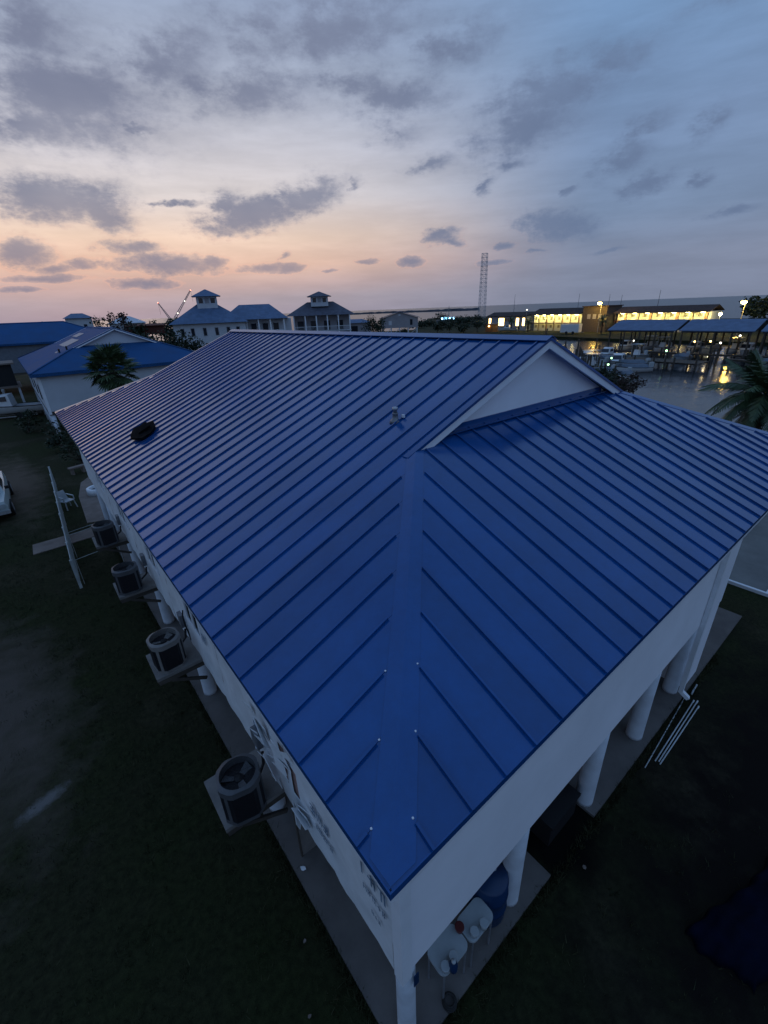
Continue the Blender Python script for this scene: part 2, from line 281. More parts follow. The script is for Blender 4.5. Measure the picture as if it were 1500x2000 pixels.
# ------------------------------------------------------------------ mesh helpers
class MB:
    def __init__(s): s.v = []; s.f = []
    def add(s, vs, fs):
        o = len(s.v); s.v += [tuple(p) for p in vs]; s.f += [tuple(i+o for i in f) for f in fs]; return s
    def poly(s, pts): return s.add(pts, [tuple(range(len(pts)))])
    def box(s, x0, y0, z0, x1, y1, z1, mtx=None):
        vs = [Vector(p) for p in ((x0,y0,z0),(x1,y0,z0),(x1,y1,z0),(x0,y1,z0),(x0,y0,z1),(x1,y0,z1),(x1,y1,z1),(x0,y1,z1))]
        if mtx: vs = [mtx @ p for p in vs]
        return s.add(vs, [(0,3,2,1),(4,5,6,7),(0,1,5,4),(1,2,6,5),(2,3,7,6),(3,0,4,7)])
    def bar(s, p0, p1, w, h=None, up=(0,0,1)):
        p0 = Vector(p0); p1 = Vector(p1); h = h or w; d = (p1-p0); ln = d.length; d.normalize()
        u = Vector(up)
        if abs(d.dot(u)) > .98: u = Vector((1,0,0))
        a = d.cross(u).normalized()*w/2; b = a.cross(d).normalized()*h/2
        vs = [p0-a-b, p0+a-b, p0+a+b, p0-a+b, p1-a-b, p1+a-b, p1+a+b, p1-a+b]
        return s.add(vs, [(0,3,2,1),(4,5,6,7),(0,1,5,4),(1,2,6,5),(2,3,7,6),(3,0,4,7)])
    def cyl(s, p0, p1, r0, r1=None, n=14, cap=True):
        p0 = Vector(p0); p1 = Vector(p1); r1 = r0 if r1 is None else r1; d = (p1-p0).normalized()
        u = Vector((1,0,0)) if abs(d.x) < .9 else Vector((0,1,0))
        a = d.cross(u).normalized(); b = d.cross(a)
        vs = []
        for p, r in ((p0, r0), (p1, r1)):
            for i in range(n):
                t = 2*math.pi*i/n; vs.append(p+a*math.cos(t)*r+b*math.sin(t)*r)
        fs = [(i, (i+1) % n, n+(i+1) % n, n+i) for i in range(n)]
        if cap: fs += [tuple(range(n-1, -1, -1)), tuple(range(n, 2*n))]
        return s.add(vs, fs)
    def tube(s, pts, r, n=8):
        for a, b in zip(pts[:-1], pts[1:]): s.cyl(a, b, r, r, n)
        return s
    def lathe(s, prof, c=(0,0,0), n=20):
        vs = []
        for r, z in prof:
            for i in range(n):
                t = 2*math.pi*i/n; vs.append((c[0]+r*math.cos(t), c[1]+r*math.sin(t), c[2]+z))
        fs = []
        for k in range(len(prof)-1):
            for i in range(n): fs.append((k*n+i, k*n+(i+1) % n, (k+1)*n+(i+1) % n, (k+1)*n+i))
        fs.append(tuple(range(n-1, -1, -1))); fs.append(tuple(range((len(prof)-1)*n, len(prof)*n)))
        return s.add(vs, fs)
    def prism(s, pts, z0, z1):
        n = len(pts)
        vs = [(p[0], p[1], z0) for p in pts]+[(p[0], p[1], z1) for p in pts]
        return s.add(vs, [tuple(range(n-1, -1, -1)), tuple(range(n, 2*n))]+[(i, (i+1) % n, n+(i+1) % n, n+i) for i in range(n)])
    def slab(s, pts, off):           # polygon (3d points) given thickness along vector off
        n = len(pts); off = Vector(off); vs = [Vector(p) for p in pts]+[Vector(p)+off for p in pts]
        return s.add(vs, [tuple(range(n)), tuple(range(2*n-1, n-1, -1))]+[(i, n+i, n+(i+1) % n, (i+1) % n) for i in range(n)])
    def loft(s, secs, close=True):
        n = len(secs[0]); vs = [p for q in secs for p in q]; fs = []
        for k in range(len(secs)-1):
            for i in range(n if close else n-1): fs.append((k*n+i, k*n+(i+1) % n, (k+1)*n+(i+1) % n, (k+1)*n+i))
        if close: fs += [tuple(range(n-1, -1, -1)), tuple(range((len(secs)-1)*n, len(secs)*n))]
        return s.add(vs, fs)
    def mesh(s, name, m=None, smooth=False):
        me = bpy.data.meshes.new(name); me.from_pydata([tuple(p) for p in s.v], [], s.f)
        if m: me.materials.append(m)
        me.validate(); me.update()
        if smooth:
            for p in me.polygons: p.use_smooth = True
        return me
    def build(s, name, m, parent=None, smooth=False, loc=None):
        return put(name, s.mesh(name, m, smooth), parent, loc)
def put(name, me, parent=None, loc=None, rz=0):
    o = bpy.data.objects.new(name, me); col.objects.link(o)
    if parent: o.parent = parent
    if loc: o.location = loc
    if rz: o.rotation_euler.z = rz
    return o
def tag(o, label=None, cat=None, group=None, kind=None):
    if label: o['label'] = label
    if cat: o['category'] = cat
    if group: o['group'] = group
    if kind: o['kind'] = kind
    return o
def thing(name, label, cat, loc=(0,0,0), rz=0, group=None):
    o = put(name, None, None, loc, rz); return tag(o, label, cat, group)
def copy_tree(o, parent=None):
    c = o.copy(); col.objects.link(c); c.parent = parent
    for ch in list(o.children): copy_tree(ch, c)
    return c
def struct(o): return tag(o, kind='structure')
def rot(rz): return Matrix.Rotation(rz, 4, 'Z')

# ------------------------------------------------------------------ setting: sea, land, slab
struct(MB().poly([(-30000,-30000,-.6),(30000,-30000,-.6),(30000,30000,-.6),(-30000,30000,-.6)]).build('sea_water', M['sea']))
struct(MB().poly([(20,-500,-.59),(121,-500,-.59),(121,90,-.59),(20,90,-.59)]).build('canal_water', M['water']))
LAND = [(-500,-400),(27,-400),(28,-4),(30,2.5),(34.5,8),(40,13),(45.5,18),(50,23),(53,30),(53,82),(117.5,82),(117.5,70),(113.5,50),(113.5,-400),(235,-400),(235,60),(245,140),(332,255),(292,297),(205,212),(137,148),(110,160),(60,200),(-100,270),(-500,300)]
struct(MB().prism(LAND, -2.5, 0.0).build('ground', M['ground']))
struct(MB().prism([(.3,.3),(3.42,.3),(3.42,1.2),(4.8,1.2),(4.8,.3),(11.1,.3),(13.2,.3),(13.2,21.3),(.3,21.3)], .004, .06).build('concrete_slab', M['conc']))
struct(MB().prism([(-2.36,19.45),(-2.33,20.5),(.29,20.6),(.29,19.6)], .004, .035).build('path', M['conc2']))
pat = [(-.25,21.4),(.29,21.2),(1.9,21.4),(2.0,28.6),(.9,29.0),(.3,28.0),(-.1,25.5)]
struct(MB().prism(pat, .004, .03).build('patio', M['conc2']))
struct(MB().prism([(15.0,.17),(26,.17),(26,7),(15.0,7)], .004, .05).build('driveway', mat('driveway_concrete', (.16,.165,.16), .8, 0, .2, .2, .8, .1, 20)))
tag(MB().prism([(14.90,.07),(26,.07),(26,.168),(14.998,.168),(14.998,7),(14.90,7)], .004, .11).build('driveway_kerb', M['pvc']), kind='structure')
def blob(cx, cy, rx, ry, n=26, seed=1, ang=0, j=.28):
    rr = random.Random(seed); ph = [rr.uniform(0, 6.28) for _ in range(5)]; pts = []
    for i in range(n):
        t = 2*math.pi*i/n; k = 1+j*sum(math.sin((q+2)*t+ph[q])/(q+1.6) for q in range(5))*.6
        a, b = rx*k*math.cos(t), ry*k*math.sin(t)
        pts.append((cx+a*math.cos(ang)-b*math.sin(ang), cy+a*math.sin(ang)+b*math.cos(ang)))
    return pts
sandm = mat('pale_sand', (.085, .085, .085), .9, 0, .2, .35, 5, .3, 30)

# ------------------------------------------------------------------ the main house
E, SL, W, LEN, GO = 5.0, .4136, 13.5, 21.6, 3.42
house = thing('stilt_house', 'big raised white house with bright blue standing seam roof in the foreground', 'house', (0,0,0))
def fL(y): return y if y < GO else (W/2 if y < LEN-GO else LEN-y)
def fF(x): return min(x, 3.66, W-x)
def strip(f, a, b, brk):
    cuts = [a]+[q for q in brk if a+1e-4 < q < b-1e-4]+[b]; out = []
    for k in range(len(cuts)-1):
        out.append((f(cuts[k]+1e-6), cuts[k])); out.append((f(cuts[k+1]-1e-6), cuts[k+1]))
    return out
deck = MB()                                           # underlay that carries the panels
def Lp(x, y, dz=0): return (x, y, E+SL*x+dz)
def Fp(x, y, dz=0): return (x, y, E+SL*y+dz)
deckL = [Lp(0.02,.02,-.02),Lp(GO,GO,-.02),Lp(W/2,GO,-.02),Lp(W/2,LEN-GO,-.02),Lp(GO,LEN-GO,-.02),Lp(.02,LEN-.02,-.02)]
deck.poly(deckL); deck.poly([(W-p[0], p[1], p[2]) for p in deckL][::-1])
deckF = [Fp(.02,.02,-.02),Fp(W-.02,.02,-.02),Fp(W-3.66,3.66,-.02),Fp(3.66,3.66,-.02)]
deck.poly(deckF); deck.poly([(p[0], LEN-p[1], p[2]) for p in deckF][::-1])
roof = deck.build('roof', M['roof'], house)
PW = .406
th = .012
nL = Vector((-SL, 0, 1)).normalized(); nF = Vector((0, -SL, 1)).normalized()
def seam(mb, a, b, n, side):                          # standing seam between points a and b
    a = Vector(a); b = Vector(b); s = Vector(side)*.008
    h = n*.027
    vs = [a-s, a+s, b+s, b-s]; top = [p+h for p in vs]
    mb.add(vs+top, [(4,5,6,7),(0,1,5,4),(1,2,6,5),(2,3,7,6),(3,0,4,7)])
    s2 = Vector(side)*.012; q = [a-s2+h*.8, a+s2+h*.8, b+s2+h*.8, b-s2+h*.8]; t2 = [p+n*.007 for p in q]
    mb.add(q+t2, [(4,5,6,7),(0,1,5,4),(1,2,6,5),(2,3,7,6),(3,0,4,7),(3,2,1,0)])
rv = MB().lathe([(0.001,0),(.010,.002),(.009,.010),(.002,.013)], n=8).mesh('rivet', M['pvc'], True)
rr = random.Random(3)
ys = [0.0]+[.337+PW*k for k in range(60) if .337+PW*k < LEN-.02]+[LEN]
for a, b in zip(ys[:-1], ys[1:]):
    mb = MB(); st = strip(fL, a+.002, b-.002, (GO, LEN-GO)); tlt = rr.uniform(-.0025, .0025)
    for q in range(0, len(st), 2):
        (h0, y0), (h1, y1) = st[q], st[q+1]
        mb.slab([Lp(-.02, y0, tlt), Lp(max(h0, 0), y0, 0), Lp(max(h1, 0), y1, 0), Lp(-.02, y1, -tlt)], -nL*th)
    if b < LEN-.05:
        hi = fL(b); hi = hi-.26 if (b < GO or b > LEN-GO) else hi-.10
        if hi > .05: seam(mb, Lp(-.02, b), Lp(hi, b), nL, (0,1,0))
        if b < 1.5 and hi > .02: put('rivet', rv, roof, Lp(hi+.03, b, .004))
    mb.build('panel', M['roof'], roof)
xs = [0.0]+[.365+PW*k for k in range(40) if .365+PW*k < W-.02]+[W]
for a, b in zip(xs[:-1], xs[1:]):
    mb = MB(); st = strip(fF, a+.002, b-.002, (3.66, W-3.66)); tlt = rr.uniform(-.0025, .0025)
    pts = [Fp(a+.002, -.02, tlt)]+[Fp(p[1], p[0], tlt*(1-p[0]/5)) for p in st]+[Fp(b-.002, -.02, -tlt)]
    mb.slab(pts[::-1], -nF*th)
    if b < W-.05:
        hi = fF(b); hi = hi-.21 if (b < 3.72 or b > W-3.72) else hi-.02
        if hi > .05: seam(mb, Fp(b, -.02), Fp(b, hi), nF, (1,0,0))
        if b < 1.5 and hi > .02: put('rivet', rv, roof, Fp(b, hi+.03, .004))
    mb.build('panel', M['roof'], roof)
# far slopes: ribs joined into one part (out of sight behind the ridge)
mb = MB(); nR = Vector((SL, 0, 1)).normalized()
for y in ys[1:-1]:
    hi = fL(y)-.2
    if hi > .1: seam(mb, (W, y, E), (W-hi, y, E+SL*hi), nR, (0,1,0))
tag(mb.build('far_slope_ribs', M['roof'], roof), kind='stuff')
# hip caps
def hip(cx, cy, sx, sy, ln):
    mb = MB(); k = .22
    p0 = Vector((cx, cy, E)); p1 = Vector((cx+sx*ln, cy+sy*ln, E+SL*ln))
    for (dx, dy) in ((sx, 0), (0, sy)):
        # wing lies on one slope, folded from the hip line
        if dx: off = Vector((-0, k*sy*0, 0)); q0 = p0+Vector((0,0,0)); w = Vector((k*sx, 0, 0)); n = nF
        else: q0 = p0; w = Vector((0, k*sy, 0)); n = nL
        a, b = p0+Vector((0,0,.016)), p1+Vector((0,0,.016))
        mb.slab([a, b, b+w*.8-Vector((0,0,.008)), a+w-Vector((0,0,.008))], Vector((0,0,-.004)))
    return mb.build('hip_cap', M['roof'], roof)
hip(0,0,1,1,GO-.02); hip(W,0,-1,1,3.5); hip(0,LEN,1,-1,GO-.02); hip(W,LEN,-1,-1,GO-.02)
# ridge cap
mb = MB(); zr = E+SL*W/2
for s in (-1, 1):
    mb.slab([(W/2, GO-.03, zr+.05), (W/2, LEN-GO+.03, zr+.05), (W/2+s*.17, LEN-GO+.03, zr+.05-SL*.17), (W/2+s*.17, GO-.03, zr+.05-SL*.17)], (0,0,-.012))
mb.build('ridge_cap', M['roof'], roof)
# drip edges along eaves
mb = MB(); mb.box(-.025,-.025,E-.075,W+.025,-.012,E-.004); mb.build('drip_edge', M['roof'], roof)
mb = MB(); mb.box(-.025,-.011,E-.075,-.012,LEN+.02,E-.004); mb.build('drip_edge', M['roof'], roof)
# gables (near and far)
for g, s in ((GO, 1), (LEN-GO, -1)):
    y0 = g+s*.20
    zb = E+SL*3.62
    mb = MB(); yy = y0
    mb.slab([(3.74,yy,zb-.08),(W-3.74,yy,zb-.08),(W/2,yy,zr-.09)], (0,s*.06,0))
    mb.build('gable_wall', M['wall'], house)
    mb = MB(); mb.box(4.12, y0-s*.02, zb-.05, W-4.12, y0-s*.003, zb+.11); mb.bar((4.0,y0-s*.07,zb-.0),(W-4.0,y0-s*.07,zb-.0),.10,.012); mb.build('gable_flashing', M['roof'], house)
    for sx in (-1, 1):
        fx = lambda x: W/2+sx*x
        lo = W/2-GO+.12
        # rake board, its thickness below the roof edge
        mb = MB()
        a = [(fx(0),g+s*.0,zr-.03),(fx(lo),g,zr-.03-SL*lo),(fx(lo),g,zr-.165-SL*lo),(fx(0),g,zr-.165)]
        mb.slab(a, (0, s*.03, 0)); mb.build('rake_board', M['trim'], house)
        mb = MB(); b_ = [(fx(0),g+s*.03,zr-.10),(fx(lo),g+s*.03,zr-.10-SL*lo),(fx(lo),g+s*.20,zr-.10-SL*lo),(fx(0),g+s*.20,zr-.10)]
        mb.slab(b_, (0,0,.012)); mb.build('rake_soffit', M['trim'], house)
        mb = MB(); c_ = [(fx(0),g-s*.02,zr+.02),(fx(lo+.05),g-s*.02,zr+.02-SL*(lo+.05)),(fx(lo+.05),g+s*.10,zr+.02-SL*(lo+.05)),(fx(0),g+s*.10,zr+.02)]
        mb.slab(c_, (0,0,-.05)); mb.build('rake_trim', M['roof'], house)
# soffit, fascia, walls
OV, WB, WT, XE = .37, 2.17, 4.86, 9.92
mb = MB()
for (x0,y0,x1,y1) in ((0,0,W,.02),(0,LEN-.02,W,LEN),(0,.02,.02,LEN-.02),(W-.02,.02,W,LEN-.02)): mb.box(x0,y0,E-.19,x1,y1,E-.02)
mb.build('fascia', M['trim'], house)
mb = MB(); mb.box(.02,.02,E-.175,W-.02,OV,E-.16); mb.box(.02,LEN-OV,E-.175,W-.02,LEN-.02,E-.16); mb.box(.02,OV,E-.175,OV,LEN-OV,E-.16); mb.box(W-OV,OV,E-.175,W-.02,LEN-OV,E-.16)
mb.build('soffit', M['trim'], house)
MB().box(OV,OV,WB,OV+.12,LEN-OV,WT).build('wall', M['sheath'], house)['label'] = 'long side wall still sheathed and wrapped'
MB().box(OV+.12,OV,WB,XE,OV+.12,WT).build('wall', M['wall'], house)['label'] = 'smooth white end wall'
MB().box(XE-.12,OV+.121,WB,XE,LEN-OV-.121,WT).build('wall', M['wall'], house)
MB().box(OV+.12,LEN-OV-.12,WB,XE,LEN-OV,WT).build('wall', M['wall'], house)
MB().box(OV+.125,OV+.125,WB-.02,XE-.125,LEN-OV-.125,WB+.12).build('floor_deck', M['wood'], house)
MB().box(XE+.004,OV+2.2,WB-.02,W-OV-.1,LEN-OV-.12,WB+.12).build('porch_deck', M['wood'], house)
MB().box(9.12,OV+.015,.06,XE-.01,1.3,WB-.021).build('ground_floor_closet', M['wall'], house)
mb = MB(); mb.box(OV-.03,OV-.03,WB-.06,OV+.10,OV+.10,WT-.01); mb.build('corner_trim', M['trim'], house)
# house wrap, torn in places so the sheathing shows: sheets, each a slightly billowing skin
def wrap_sheet(y0, y1, z0, z1, seed, holes=()):
    rq = random.Random(seed); mb = MB(); ny = max(3, int((y1-y0)/.14)); nz = max(3, int((z1-z0)/.16)); P = []
    for i in range(ny+1):
        for k in range(nz+1):
            y = y0+(y1-y0)*i/ny; z = z0+(z1-z0)*k/nz
            P.append((OV-.010-rq.uniform(0,.012)-.006*math.sin(y*9+z*4), y, z))
    fs = []
    for i in range(ny):
        for k in range(nz):
            cy = y0+(y1-y0)*(i+.5)/ny; cz = z0+(z1-z0)*(k+.5)/nz
            if any((cy-h[0])**2/h[2]**2+(cz-h[1])**2/h[3]**2 < 1 for h in holes): continue
            fs.append((i*(nz+1)+k, i*(nz+1)+k+1, (i+1)*(nz+1)+k+1, (i+1)*(nz+1)+k))
    mb.add(P, fs); return mb.build('house_wrap', M['wrap'], house, True)
edges = [.48, 2.62, 5.0, 8.1, 11.4, 15.0, 18.5, LEN-OV]
for k in range(len(edges)-1):
    holes = [(2.75,2.86,.13,.20),(2.62,3.15,.10,.22)] if k == 1 else ([(2.40,2.95,.07,.3)] if k == 0 else ())
    wrap_sheet(edges[k]+.004, edges[k+1], WB, WT, 20+k, holes)
def flap(pts, name='torn_wrap_flap'):
    return MB().slab(pts, (-.006, .002, 0)).build(name, M['wrap'], house)
X = OV-.04
flap([(X,2.36,2.24),(X-.03,2.44,2.62),(X-.06,2.36,2.68),(X-.11,2.24,2.44),(X-.06,2.28,2.22)])
flap([(X,2.05,2.5),(X-.03,2.3,2.62),(X-.12,2.28,2.74),(X-.09,2.0,2.62)])
flap([(X,2.86,2.55),(X-.02,3.1,2.9),(X-.13,2.98,3.02),(X-.10,2.75,2.7)])
flap([(X,2.58,2.9),(X-.04,2.55,3.45),(X-.09,2.66,3.60),(X-.07,2.72,3.0)])
flap([(X,3.0,2.95),(X-.03,3.25,3.3),(X-.09,3.22,3.5),(X-.1,2.95,3.2)])
flap([(X,2.9,3.6),(X-.05,2.80,4.15),(X-.10,2.86,4.2),(X-.06,2.95,3.7)])
rq = random.Random(66)
for k in range(14):
    cy, cz = rq.uniform(1.9, 3.7), rq.uniform(2.3, 3.5); a = rq.uniform(.08, .2)
    flap([(X+.01, cy-a*rq.uniform(.4,1), cz-a*rq.uniform(.2,.9)), (X-.01, cy+a*rq.uniform(.3,.9), cz-a*rq.uniform(0,.5)), (X-.05-.05*rq.random(), cy+a*rq.uniform(.2,1.1), cz+a*rq.uniform(.6,1.6)), (X-.02, cy-a*rq.uniform(.2,.7), cz+a*rq.uniform(.5,1.2))])
# printed marks on the wrap: rows of blocky characters, too blurred to read
def glyphs(y, z, n, h, seed, turned=False):
    rq = random.Random(seed); mb = MB(); x = OV-.036
    for k in range(n):
        w = h*.62; gy = y-k*w*1.25
        segs = [s for s in ((0,0,1,.16),(0,.84,1,1),(0,0,.2,1),(.8,0,1,1),(0,.42,1,.58),(.4,0,.6,1)) if rq.random() < .58] or [(.4,0,.6,1)]
        for (a, b, c, d) in segs:
            mb.add([(x-.001*rq.random(), gy-a*w, z+b*h), (x-.001*rq.random(), gy-c*w, z+b*h), (x, gy-c*w, z+d*h), (x, gy-a*w, z+d*h)], [(0,1,2,3)])
    mb.build('printed_mark', M['wrap_print'], house)
glyphs(.98, 3.28, 3, .20, 5); glyphs(.92, 3.02, 5, .10, 6); glyphs(.80, 2.74, 3, .07, 16); glyphs(1.98, 2.92, 3, .18, 7); glyphs(1.90, 2.70, 5, .10, 8); glyphs(3.62, 2.80, 2, .20, 9); glyphs(5.9, 3.1, 3, .18, 10)
# windows high on the side wall
for (y, w) in ((6.15, .9), (9.1, .9), (12.4, 1.1), (16.2, 1.1)):
    f = MB()
    for (a, b, c, d) in ((y-w/2, 3.05, y+w/2, 3.12), (y-w/2, 4.08, y+w/2, 4.15), (y-w/2, 3.12, y-w/2+.07, 4.08), (y+w/2-.07, 3.12, y+w/2, 4.08), (y-.03, 3.12, y+.03, 4.08)): f.box(OV-.05, a, b, OV-.012, c, d)
    f = f.build('window', M['trim'], house)
    for s in (-1, 1): MB().box(OV-.034, y+s*w*.23-.17*w, 3.12, OV-.03, y+s*w*.23+.17*w, 4.08).build('pane', M['glass'], f)
# cables and electrical boxes
MB().tube([(OV-.03,6.95,3.05),(OV-.05,6.99,2.9),(OV-.05,7.02,2.7),(OV-.03,7.0,2.5),(OV-.02,6.94,2.3)], .014).build('cable', M['black'], house)
for y in (3.45, 7.1, 10.35, 13.6): 
    MB().box(OV-.10, y, 2.55, OV-.02, y+.20, 2.85).build('disconnect_box', M['steel'], house)
    MB().tube([(OV-.06, y-.05, 2.55), (OV-.10, y-.12, 2.4), (.05, y-.3, 2.34)], .022).build('refrigerant_line', M['black'], house)
# piles
PN = [(.56,.56)]+[(.58,y) for y in (4.2,7.75,11.3,14.8,18.2,21.0)]+[(x,.58) for x in (2.68,4.95,7.0,8.85)]+[(x,y) for x in (4.9,9.0,12.7) for y in (4.2,7.75,11.3,14.8,18.2,21.0)]
pm = MB().lathe([(.155,.03),(.155,.10),(.15,1.2),(.15,WB-.02)], n=20).mesh('pile', M['pile'], True)
for (x, y) in PN: put('pile', pm, house, (x, y, .03)).scale = (.76, .76, 1) if (x, y) == (.56, .56) else (1, 1, 1)
MB().box(.46,.46,WB-.30,9.1,.70,WB-.03).build('floor_beam', M['pile'], house)
MB().box(.462,.71,WB-.30,.70,21.1,WB-.03).build('floor_beam', M['pile'], house)
MB().box(.55,.40,1.55,.62,.412,1.78).build('blue_sticker', M['plastic_blue'], house)
# downspout on the end wall
dp = MB(); px = 8.62
dp.box(px-.05,OV-.085,.34,px+.05,OV-.005,WT-.15); dp.bar((px,OV-.045,.37),(px+.04,OV-.20,.24),.10,.08)
dp.bar((px,OV-.05,WT-.16),(px,.03,E-.1),.09,.07)
dp.build('downspout', M['pvc'], house)
# condenser platforms
PADS = [3.33, 6.75, 10.2, 13.6]
for y in PADS:
    p = MB().box(-.49, y-.43, 2.17, OV-.005, y+.43, 2.235).build('equipment_platform', M['pad'], house)
    f = MB(); f.box(-.47, y-.42, 2.06, OV-.005, y-.37, 2.165); f.box(-.47, y+.37, 2.06, OV-.005, y+.42, 2.165); f.box(-.48, y-.365, 2.06, -.44, y+.365, 2.165)
    f.build('frame', M['wood'], p)
    for s in (-.395, .395): MB().bar((-.25, y+s, 2.06), (OV-.02, y+s, 1.72), .04, .06).build('brace', M['wood'], p)
# wall below the first platform: storage partition
# roof vent
v = MB().lathe([(.16,-.05),(.12,.02),(.075,.05),(.072,.16),(.078,.165),(.078,.19),(.07,.20)], n=16).build('vent_pipe', M['steel'], roof, True, Lp(3.93, 4.47, .01)); v.scale = (.66,.66,.66)
MB().lathe([(.055,.19),(.055,.27),(.075,.275),(.075,.34),(.02,.355)], n=14).build('vent_cap', M['galv'], roof, True, Lp(3.93, 4.47, .01)).scale = (.66,.66,.66)
MB().box(.06,-.05,.0,.10,.0,.05).build('flashing_scrap', M['pvc'], roof, loc=Lp(3.95, 4.40, .05))

# tar sheet lying on the slope
tp = []
for (x, y) in ((1.05,12.05),(1.22,12.45),(1.5,12.42),(1.70,12.1),(1.62,11.6),(1.42,11.35),(1.2,11.22),(1.08,11.5),(1.0,11.8)): tp.append(Lp(x, y, .06+.02*math.sin(x*17+y*5)))
tb = MB(); tb.slab(tp[::-1], (0,0,.05)); tb.slab([Lp(1.2,11.7,.10), Lp(1.25,12.15,.12), Lp(1.5,12.1,.17), Lp(1.5,11.65,.14)][::-1], (0,0,.05))
tag(tb.build('tar_sheet', M['tarp']), 'crumpled black tar sheet lying on the blue roof slope', 'tarp')

# ------------------------------------------------------------------ condensers
def make_ac(nm, cab, sz, h, label):
    t = thing(nm, label, 'air conditioner', group='air conditioners along the side wall')
    s = sz/2; c = s*.48
    oc = [(-s,-s+c),(-s+c,-s),(s-c,-s),(s,-s+c),(s,s-c),(s-c,s),(-s+c,s),(-s,s-c)]
    MB().prism([(x*.99,y*.99) for x,y in oc], .0, .06).build('base_pan', cab, t)
    MB().prism([(x*.97,y*.97) for x,y in oc], .06, h-.12).build('coil', M['coil'], t)
    for k in (0, 2, 4, 6):
        a, b = Vector((*oc[k], 0)), Vector((*oc[k+1], 0)); a, b = a.lerp(b, .36), a.lerp(b, .64); MB().slab([a+Vector((0,0,.06)), b+Vector((0,0,.06)), b+Vector((0,0,h-.12)), a+Vector((0,0,h-.12))], -(a+b)*.02).build('corner_post', cab, t)
    # top with a round opening
    n = 32; mb = MB(); ring = []; r = s*.87
    outer = []
    for i in range(n):
        tt = 2*math.pi*i/n; d = Vector((math.cos(tt), math.sin(tt), 0)); k = 99
        for q in range(8):
            p, p2 = Vector((*oc[q],0)), Vector((*oc[(q+1) % 8],0)); e = p2-p; nn = Vector((e.y,-e.x,0)); dd = d.dot(nn)
            if dd > 1e-6: k = min(k, p.dot(nn)/dd)
        outer.append(d*k); ring.append(d*r)
    vs = [(o.x,o.y,h-.12) for o in outer]+[(o.x,o.y,h-.02) for o in outer]+[(o.x,o.y,h) for o in ring]+[(o.x*.97,o.y*.97,h-.20) for o in ring]
    fs = []
    for i in range(n):
        j = (i+1) % n
        for k in range(3): fs.append((k*n+i, k*n+j, (k+1)*n+j, (k+1)*n+i))
    mb.add(vs, fs); mb.build('top_cover', cab, t)
    MB().lathe([(r*.97,0),(r*.97,.01)], (0,0,h-.21), 24).build('fan_well', M['black'], t)
    fan = MB().lathe([(r*.26,0),(r*.26,.09),(r*.1,.11)], (0,0,h-.19), 16).build('fan_motor', M['black'], t)
    for k in range(3):
        a = k*2.094+.5
        pts = [(r*.2,-.05,0),(r*.85,-.13,-.03),(r*.88,.10,.05),(r*.22,.05,.02)]
        MB().slab([rot(a) @ Vector((p[0],p[1],p[2]+h-.13)) for p in pts], (0,0,.005)).build('fan_blade', cab, t)
    g = MB()
    for k in range(5):
        rr_ = r*(k+1)/5.2
        g.tube([(rr_*math.cos(q*math.pi/12), rr_*math.sin(q*math.pi/12), h+.004) for q in range(25)], .0013, 4)
    for k in range(8): g.bar((0,0,h+.006),(r*math.cos(k*.785),r*math.sin(k*.785),h+.006),.0025)
    g.build('grille', M['black'], t)
    MB().box(s-.012,-s*.5,.1,s+.01,s*.5,h-.14).build('service_panel', cab, t)
    return t
ac = make_ac('air_conditioner', M['ac'], .54, .66, 'dark grey condenser nearest the camera, fan blades showing in its top')
ac.location = (-.15, 3.06, 2.235); ac.rotation_euler.z = R(-13)
acl = [((-.16,6.62),5,'beige condenser second from the near corner of the blue-roofed house'),
       ((-.18,10.02),-8,'grey condenser third from the near corner, beside the fence end'),
       ((-.15,13.25),9,'dark condenser farthest from the camera, beside the concrete patio')]
for k, ((x, y), rz, lb) in enumerate(acl):
    c = copy_tree(ac); c.location = (x, y, 2.235); c.rotation_euler.z = R(rz); c['label'] = lb
    if k == 0:
        for ch in c.children:
            if ch.data.materials[0] == M['ac']:
                ch.data = ch.data.copy(); ch.data.materials[0] = M['ac2']

# ------------------------------------------------------------------ under and around the house
t = thing('board_panel', 'white board panel leaning upright under the house behind the nearest condenser', 'panel', (.52,3.12,.06))
MB().box(0,0,0,.36,.03,1.75).build('sheet', M['pad'], t); MB().box(-.03,-.005,0,-.002,.04,1.78).build('edge_strip', M['wood'], t)
def scrap(name, x, y, z, s, label, cat, m, seed):
    rq = random.Random(seed); mb = MB()
    pts = [(x+s*rq.uniform(.5,1)*math.cos(a), y+s*rq.uniform(.5,1)*math.sin(a), z+.01+.02*rq.random()) for a in [k*1.047 for k in range(6)]]
    mb.slab(pts[::-1], (0,0,.012)); return tag(mb.build(name, m), label, cat)
scrap('paper_scrap', -.28, 3.02, 2.24, .05, 'small white scrap lying on the nearest condenser platform', 'scrap', M['pvc'], 3)
scrap('paper_scrap', .42, 2.95, .06, .06, 'white scrap on the slab below the nearest condenser', 'scrap', M['pvc'], 4)
scrap('paper_scrap', -.02, 2.15, 0, .03, 'tiny white scrap on the dark lawn beside the slab edge', 'scrap', M['conc2'], 5)
scrap('paper_scrap', -.35, 1.45, 0, .03, 'tiny pale scrap on the dark lawn at the bottom of the picture', 'scrap', M['conc2'], 6)
scrap('paper_scrap', 3.95, .02, 0, .04, 'tiny pale scrap on the dark ground right of the near piles', 'scrap', M['conc2'], 7)

